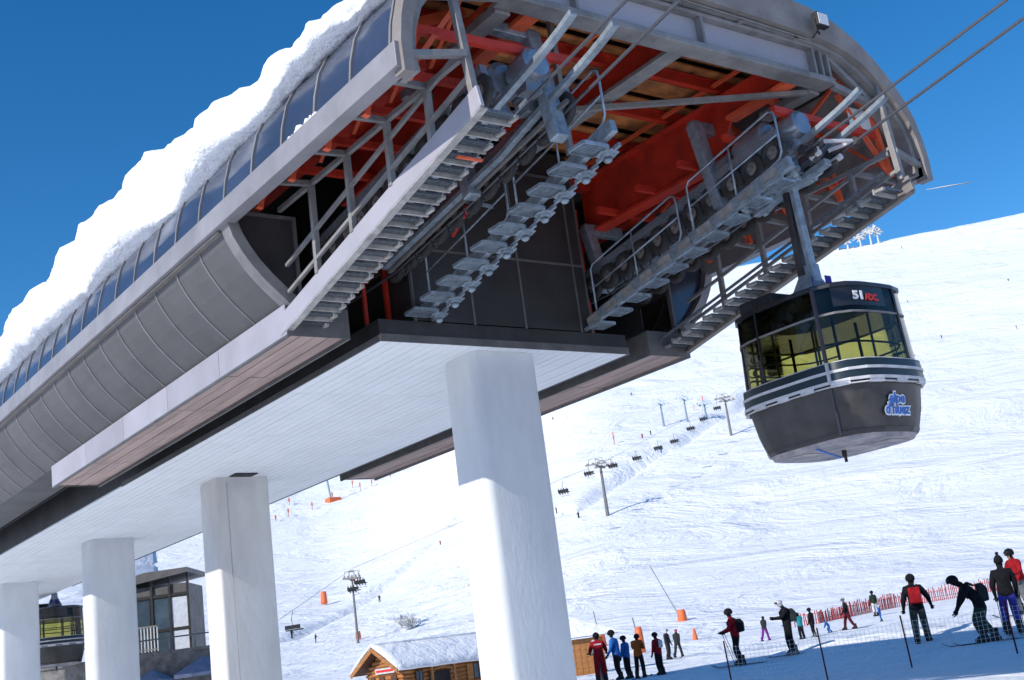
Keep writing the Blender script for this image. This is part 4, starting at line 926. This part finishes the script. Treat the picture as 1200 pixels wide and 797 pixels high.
def person(x,y,h,rz,pose,label,jacket,pants,hat='cl_black',kind='helmet',glove='cl_black',boots='cl_char',pack=None,skis=False,poles=False,goggles=True,z=None,roll=0,group='people on the snow'):
    me,J,R=PM[pose]; zz=H(x,y) if z is None else z
    t=thing('person',(x,y,zz+(.03 if skis else 0)-.02),label,'person',group,rz); s=h/1.75; t.scale=(s,s,s)
    b=bpy.data.objects.new('body',me.copy()); COL.objects.link(b); b.parent=t
    for i,m in enumerate((jacket,pants,'skin',hat,glove,boots)): b.data.materials[i]=K[m]
    cap=part('helmet' if kind=='helmet' else 'hat',headcap(kind,J),hat,t,smooth=True,local=True)
    c=J['hm']
    # face: nose, mouth, ears and goggles
    g=G().tube([(0,c.y+.09,c.z+.01),(0,c.y+.125,c.z-.02),(0,c.y+.10,c.z-.03)],[.012,.016,.012],6); part('nose',g,'skin',t,smooth=True,local=True)
    part('mouth',G().box(-.025,.025,c.y+.075,c.y+.093,c.z-.062,c.z-.054),'cl_maroon',t,local=True)
    part('goggles' if goggles else 'eyes',G().tube([(-.085,c.y+.05,c.z+.03),(-.05,c.y+.10,c.z+.03),(.05,c.y+.10,c.z+.03),(.085,c.y+.05,c.z+.03)],.026 if goggles else .01,6),'black',t,smooth=True,local=True)
    for nm in 'lr':
        w_=J['w'+nm]; e=J['e'+nm]; d=(w_-e).normalized(); o=bpy.data.objects.new('glove',handme); COL.objects.link(o); o.parent=t
        q=Vector((0,0,-1)).rotation_difference(d); o.rotation_mode='QUATERNION'; o.rotation_quaternion=q; o.location=w_+d*.05
        if nm=='r': o.scale=(-1,1,1)
        a=J['a'+nm]; tt=J['t'+nm]
        part('boot',G().tube([(a.x,a.y-.02,.30),(a.x,a.y-.01,.16),(a.x,a.y-.03,.07)],[.075,.08,.085],8).prism([(a.x-.055,a.y-.11),(a.x+.055,a.y-.11),(a.x+.06,a.y+.12),(a.x+.03,a.y+.2),(a.x-.03,a.y+.2),(a.x-.06,a.y+.12)],'z',.0,.1),boots,t,local=True,bevel=.012)
    if pack:
        c=(J['ch']+J['sp'])/2; le=POSES[pose].get('lean',0)
        g=G().prism([(c.y-.13,c.z-.2),(c.y-.33,c.z-.17),(c.y-.34,c.z+.1),(c.y-.24,c.z+.23),(c.y-.12,c.z+.22)],'x',-.14,.14); p=part('backpack',g,pack,t,local=True,bevel=.03)
        for sx in (-.1,.1): part('strap',G().tube([(sx,J['ch'].y-.14,J['ch'].z+.1),(sx*1.1,J['ch'].y,J['ch'].z+.19),(sx,J['ch'].y+.15,J['ch'].z+.05),(sx,J['sp'].y+.14,J['sp'].z)],.02,5),'cl_black',t,local=True)
    if skis or poles:
        base=label.split(' ')[0:4]
    if skis:
        g=G()
        for nm in 'lr':
            a=J['a'+nm]; g.beam((a.x,a.y-.75,.012),(a.x,a.y+.75,.012),.075,.018).beam((a.x,a.y+.75,.012),(a.x,a.y+.92,.09),.07,.012)
        o=part('ski_pair',g,'cl_char',None,local=True); o.location=Matrix.Rotation(rz,4,'Z')@Vector(o.location)*s+Vector((x,y,zz+.005)); o.rotation_euler=(0,0,rz); o.scale=(s,s,s); tag(o,'dark skis under the '+' '.join(label.split(' ')[:12]),'skis','skis worn by people on the snow')
    if poles:
        for nm in 'lr':
            w_=J['h'+nm]; g=G().tube([w_+Vector((0,0,.06)),w_+Vector((0,-.28,-(w_.z)+.02))],.010,5).tube([w_+Vector((0,-.27,-w_.z+.08)),w_+Vector((0,-.272,-w_.z+.09))],.045,8)
            o=part('ski_pole',g,'cl_grey',None,local=True); o.location=Matrix.Rotation(rz,4,'Z')@Vector(o.location)*s+Vector((x,y,zz)); o.rotation_euler=(0,0,rz); o.scale=(s,s,s); tag(o,('left' if nm=='l' else 'right')+' ski pole of the '+' '.join(label.split(' ')[:11]),'ski pole','ski poles')
    return t
R_=math.radians
person(27.69,20.14,1.82,R_(-48),'away','person in black jacket and olive trousers with a red backpack, looking away','cl_black','cl_olive',pack='cl_red')
person(25.93,17.08,1.85,R_(42),'bent','tall person in black bending forward on skis at the right','cl_black','cl_green',pack='cl_char',skis=True)
person(27.65,17.47,1.84,R_(-55),'stand','person in black jacket and violet trousers with a bobble hat','cl_black','cl_violet',kind='bobble',skis=True,poles=True)
person(31.13,19.2,1.8,R_(70),'poles','person in red and white jacket at the right picture edge','cl_red','cl_grey',skis=True)
person(27.1,26.19,1.68,R_(35),'poles','skier in red jacket and black trousers with a black pack, holding poles','cl_red','cl_black',pack='cl_black',skis=True,poles=True)
person(28.1,25.01,1.62,R_(50),'hold','person in black carrying a load, with white cap','cl_black','cl_black',hat='cl_white',kind='cap',skis=True,pack='cl_char',boots='cl_grey')
person(60.01,55.39,1.55,R_(-80),'walk','small walker in dark jacket and purple trousers','cl_char','cl_purple',kind='cap',boots='cl_purple')
person(63.46,51.41,1.95,R_(50),'walk','distant person in black jacket and dark red trousers on skis','cl_black','cl_maroon',hat='cl_grey',kind='cap',skis=True)
person(58.6,50.2,1.75,R_(20),'stand','distant person in black beside the teal jacket','cl_black','cl_black',boots='cl_grey')
person(57.86,50.5,1.6,R_(-20),'hold','distant person in a teal jacket near the ski rack','cl_teal','cl_char')
person(56.6,50.3,1.4,R_(10),'hold','distant short person in pale blue near the ski rack','cl_white','cl_teal')
person(77.73,60.24,1.9,R_(-20),'stand','far person in dark green by the red fence','cl_green','cl_white')
person(62.0,51.8,.95,R_(60),'bent','tiny child in bright blue sitting near the red fence','cl_blue','cl_blue',hat='cl_blue')
person(70.08,53.98,1.1,R_(30),'stand','small child in blue and white by the red fence','cl_blue','cl_blue',hat='cl_white')
person(27.5,33.1,1.72,R_(-38),'poles','ski instructor all in red with white lettering on the back','cl_red','cl_red',poles=False)
person(28.11,32.88,1.72,R_(30),'away','person in bright blue jacket and black trousers among the children','cl_blue','cl_black')
person(26.54,30.58,1.36,R_(20),'stand','child in blue jacket beside the orange jacket','cl_blue','cl_black',skis=True)
person(26.1,29.5,1.36,R_(-60),'hold','child in burnt orange jacket and black trousers','cl_orange','cl_black',skis=True)
person(26.62,29.15,1.30,R_(10),'stand','child in red jacket with a white bib number','cl_red','cl_black',skis=True)
person(49.6,53.4,1.72,R_(-160),'stand','grey clad person standing behind the group with a pale hood','cl_char','cl_char',hat='cl_white',kind='cap',skis=True)
person(51.32,54.41,1.62,R_(-70),'walk','striding person in grey with a pink hat','cl_char','cl_char',hat='cl_pink',kind='cap')
person(42.71,52.0,1.5,R_(100),'stand','person in grey leaning at the orange shelter wall','cl_grey','cl_char',hat='cl_white',kind='cap')
person(43.6,52.2,1.6,R_(10),'hold','person in olive beside the orange shelter wall','cl_olive','cl_grey')
person(29.9,36.0,1.55,R_(20),'hold','person in pale grey between the red instructor and the blue jacket','cl_grey','cl_char',hat='cl_white')
person(39.5,58.5,1.75,R_(60),'stand','person in red jacket at the wall of the log hut','cl_red','cl_black')
for p in [o for o in COL.objects if o.get('label','').startswith('child in red jacket')]: part('bib',G().box(-.13,.13,-.225,-.2,1.12,1.42),'cl_white',p,local=True,bevel=.01)
for p in [o for o in COL.objects if o.get('label','').startswith('ski instructor')]: part('back_lettering',G().box(-.13,.13,-.235,-.225,1.30,1.345),'cl_white',p,local=True)
# contrail
tag(part('contrail',G().tube([(3803,2350,1450),(3846,2282,1443),(3889,2214,1436)],[1,2.6,1],6),'frost',None,smooth=True),'thin short white vapour trail in the blue sky right of the roof','vapour trail')
# railing on the terrace wall
t=thing('terrace_railing',(15.0,48.1,0),'thin metal railing standing on the stone terrace wall','railing',None,math.radians(-36))
for k in range(13): part('post',G().tube([(-6+k,0,2.7),(-6+k,0,3.75)],.03,5),'frame',t,local=True)
part('top_rail',G().tube([(-6,0,3.75),(6,0,3.75)],.03,5),'frame',t,local=True); part('mid_rail',G().tube([(-6,0,3.25),(6,0,3.25)],.02,5),'frame',t,local=True)
# distant skiers on the slope
SK=[[172.39,207.46,30.13],[182.44,227.47,33.17],[141.71,244.95,16.07],[101.3,198.78,8.92],[238.71,247.02,52.07],[263.74,276.18,63.89],[258.05,274.26,62.33],[331.36,354.63,97.93],[709.59,466.52,239.27],[540.64,302.1,146.15],[423.51,269.74,101.84],[504.66,335.23,143.35],[429.96,241.55,97.66],[309.61,380.07,93.78],[190.72,292.33,27.41],[104.97,215.54,11.14]]
LBL=['skier in black below the ski track right of the big column','skier in black at the start of the ski track beside the big column','skier in green on the track between the columns','skier in olive low on the track beside the cream column','tiny skier in blue where the lift crosses the track','tiny skier in black above the small pylons','tiny skier in red above the small pylons','tiny skier in black high on the open slope','tiny skier near the skyline above the cabin','tiny skier in black on the bright slope far right','tiny skier in black right of the cabin roof','tiny skier in blue right of the cabin number','tiny skier in grey at the right picture edge','tiny skier in black left of the red round marker','tiny skier in pink on the slope between the columns','tiny skier in black by the lower lift chair']
CO=['cl_black','cl_black','cl_green','cl_olive','cl_blue','cl_black','cl_red','cl_black','cl_char','cl_black','cl_black','cl_blue','cl_grey','cl_black','cl_pink','cl_black']
far=dict()
def farperson(i,p,c,lb):
    me=PM['poles'][0].copy(); o=bpy.data.objects.new('person',me); COL.objects.link(o)
    for k in range(6): me.materials[k]=K[c if k!=2 else 'skin']
    o.location=(p[0],p[1],H(p[0],p[1])-.1); o.rotation_euler=(0,0,random.uniform(0,6.28)); tag(o,lb,'person','distant skiers on the slopes')
for i,p in enumerate(SK): farperson(i,p,CO[i],LBL[i])
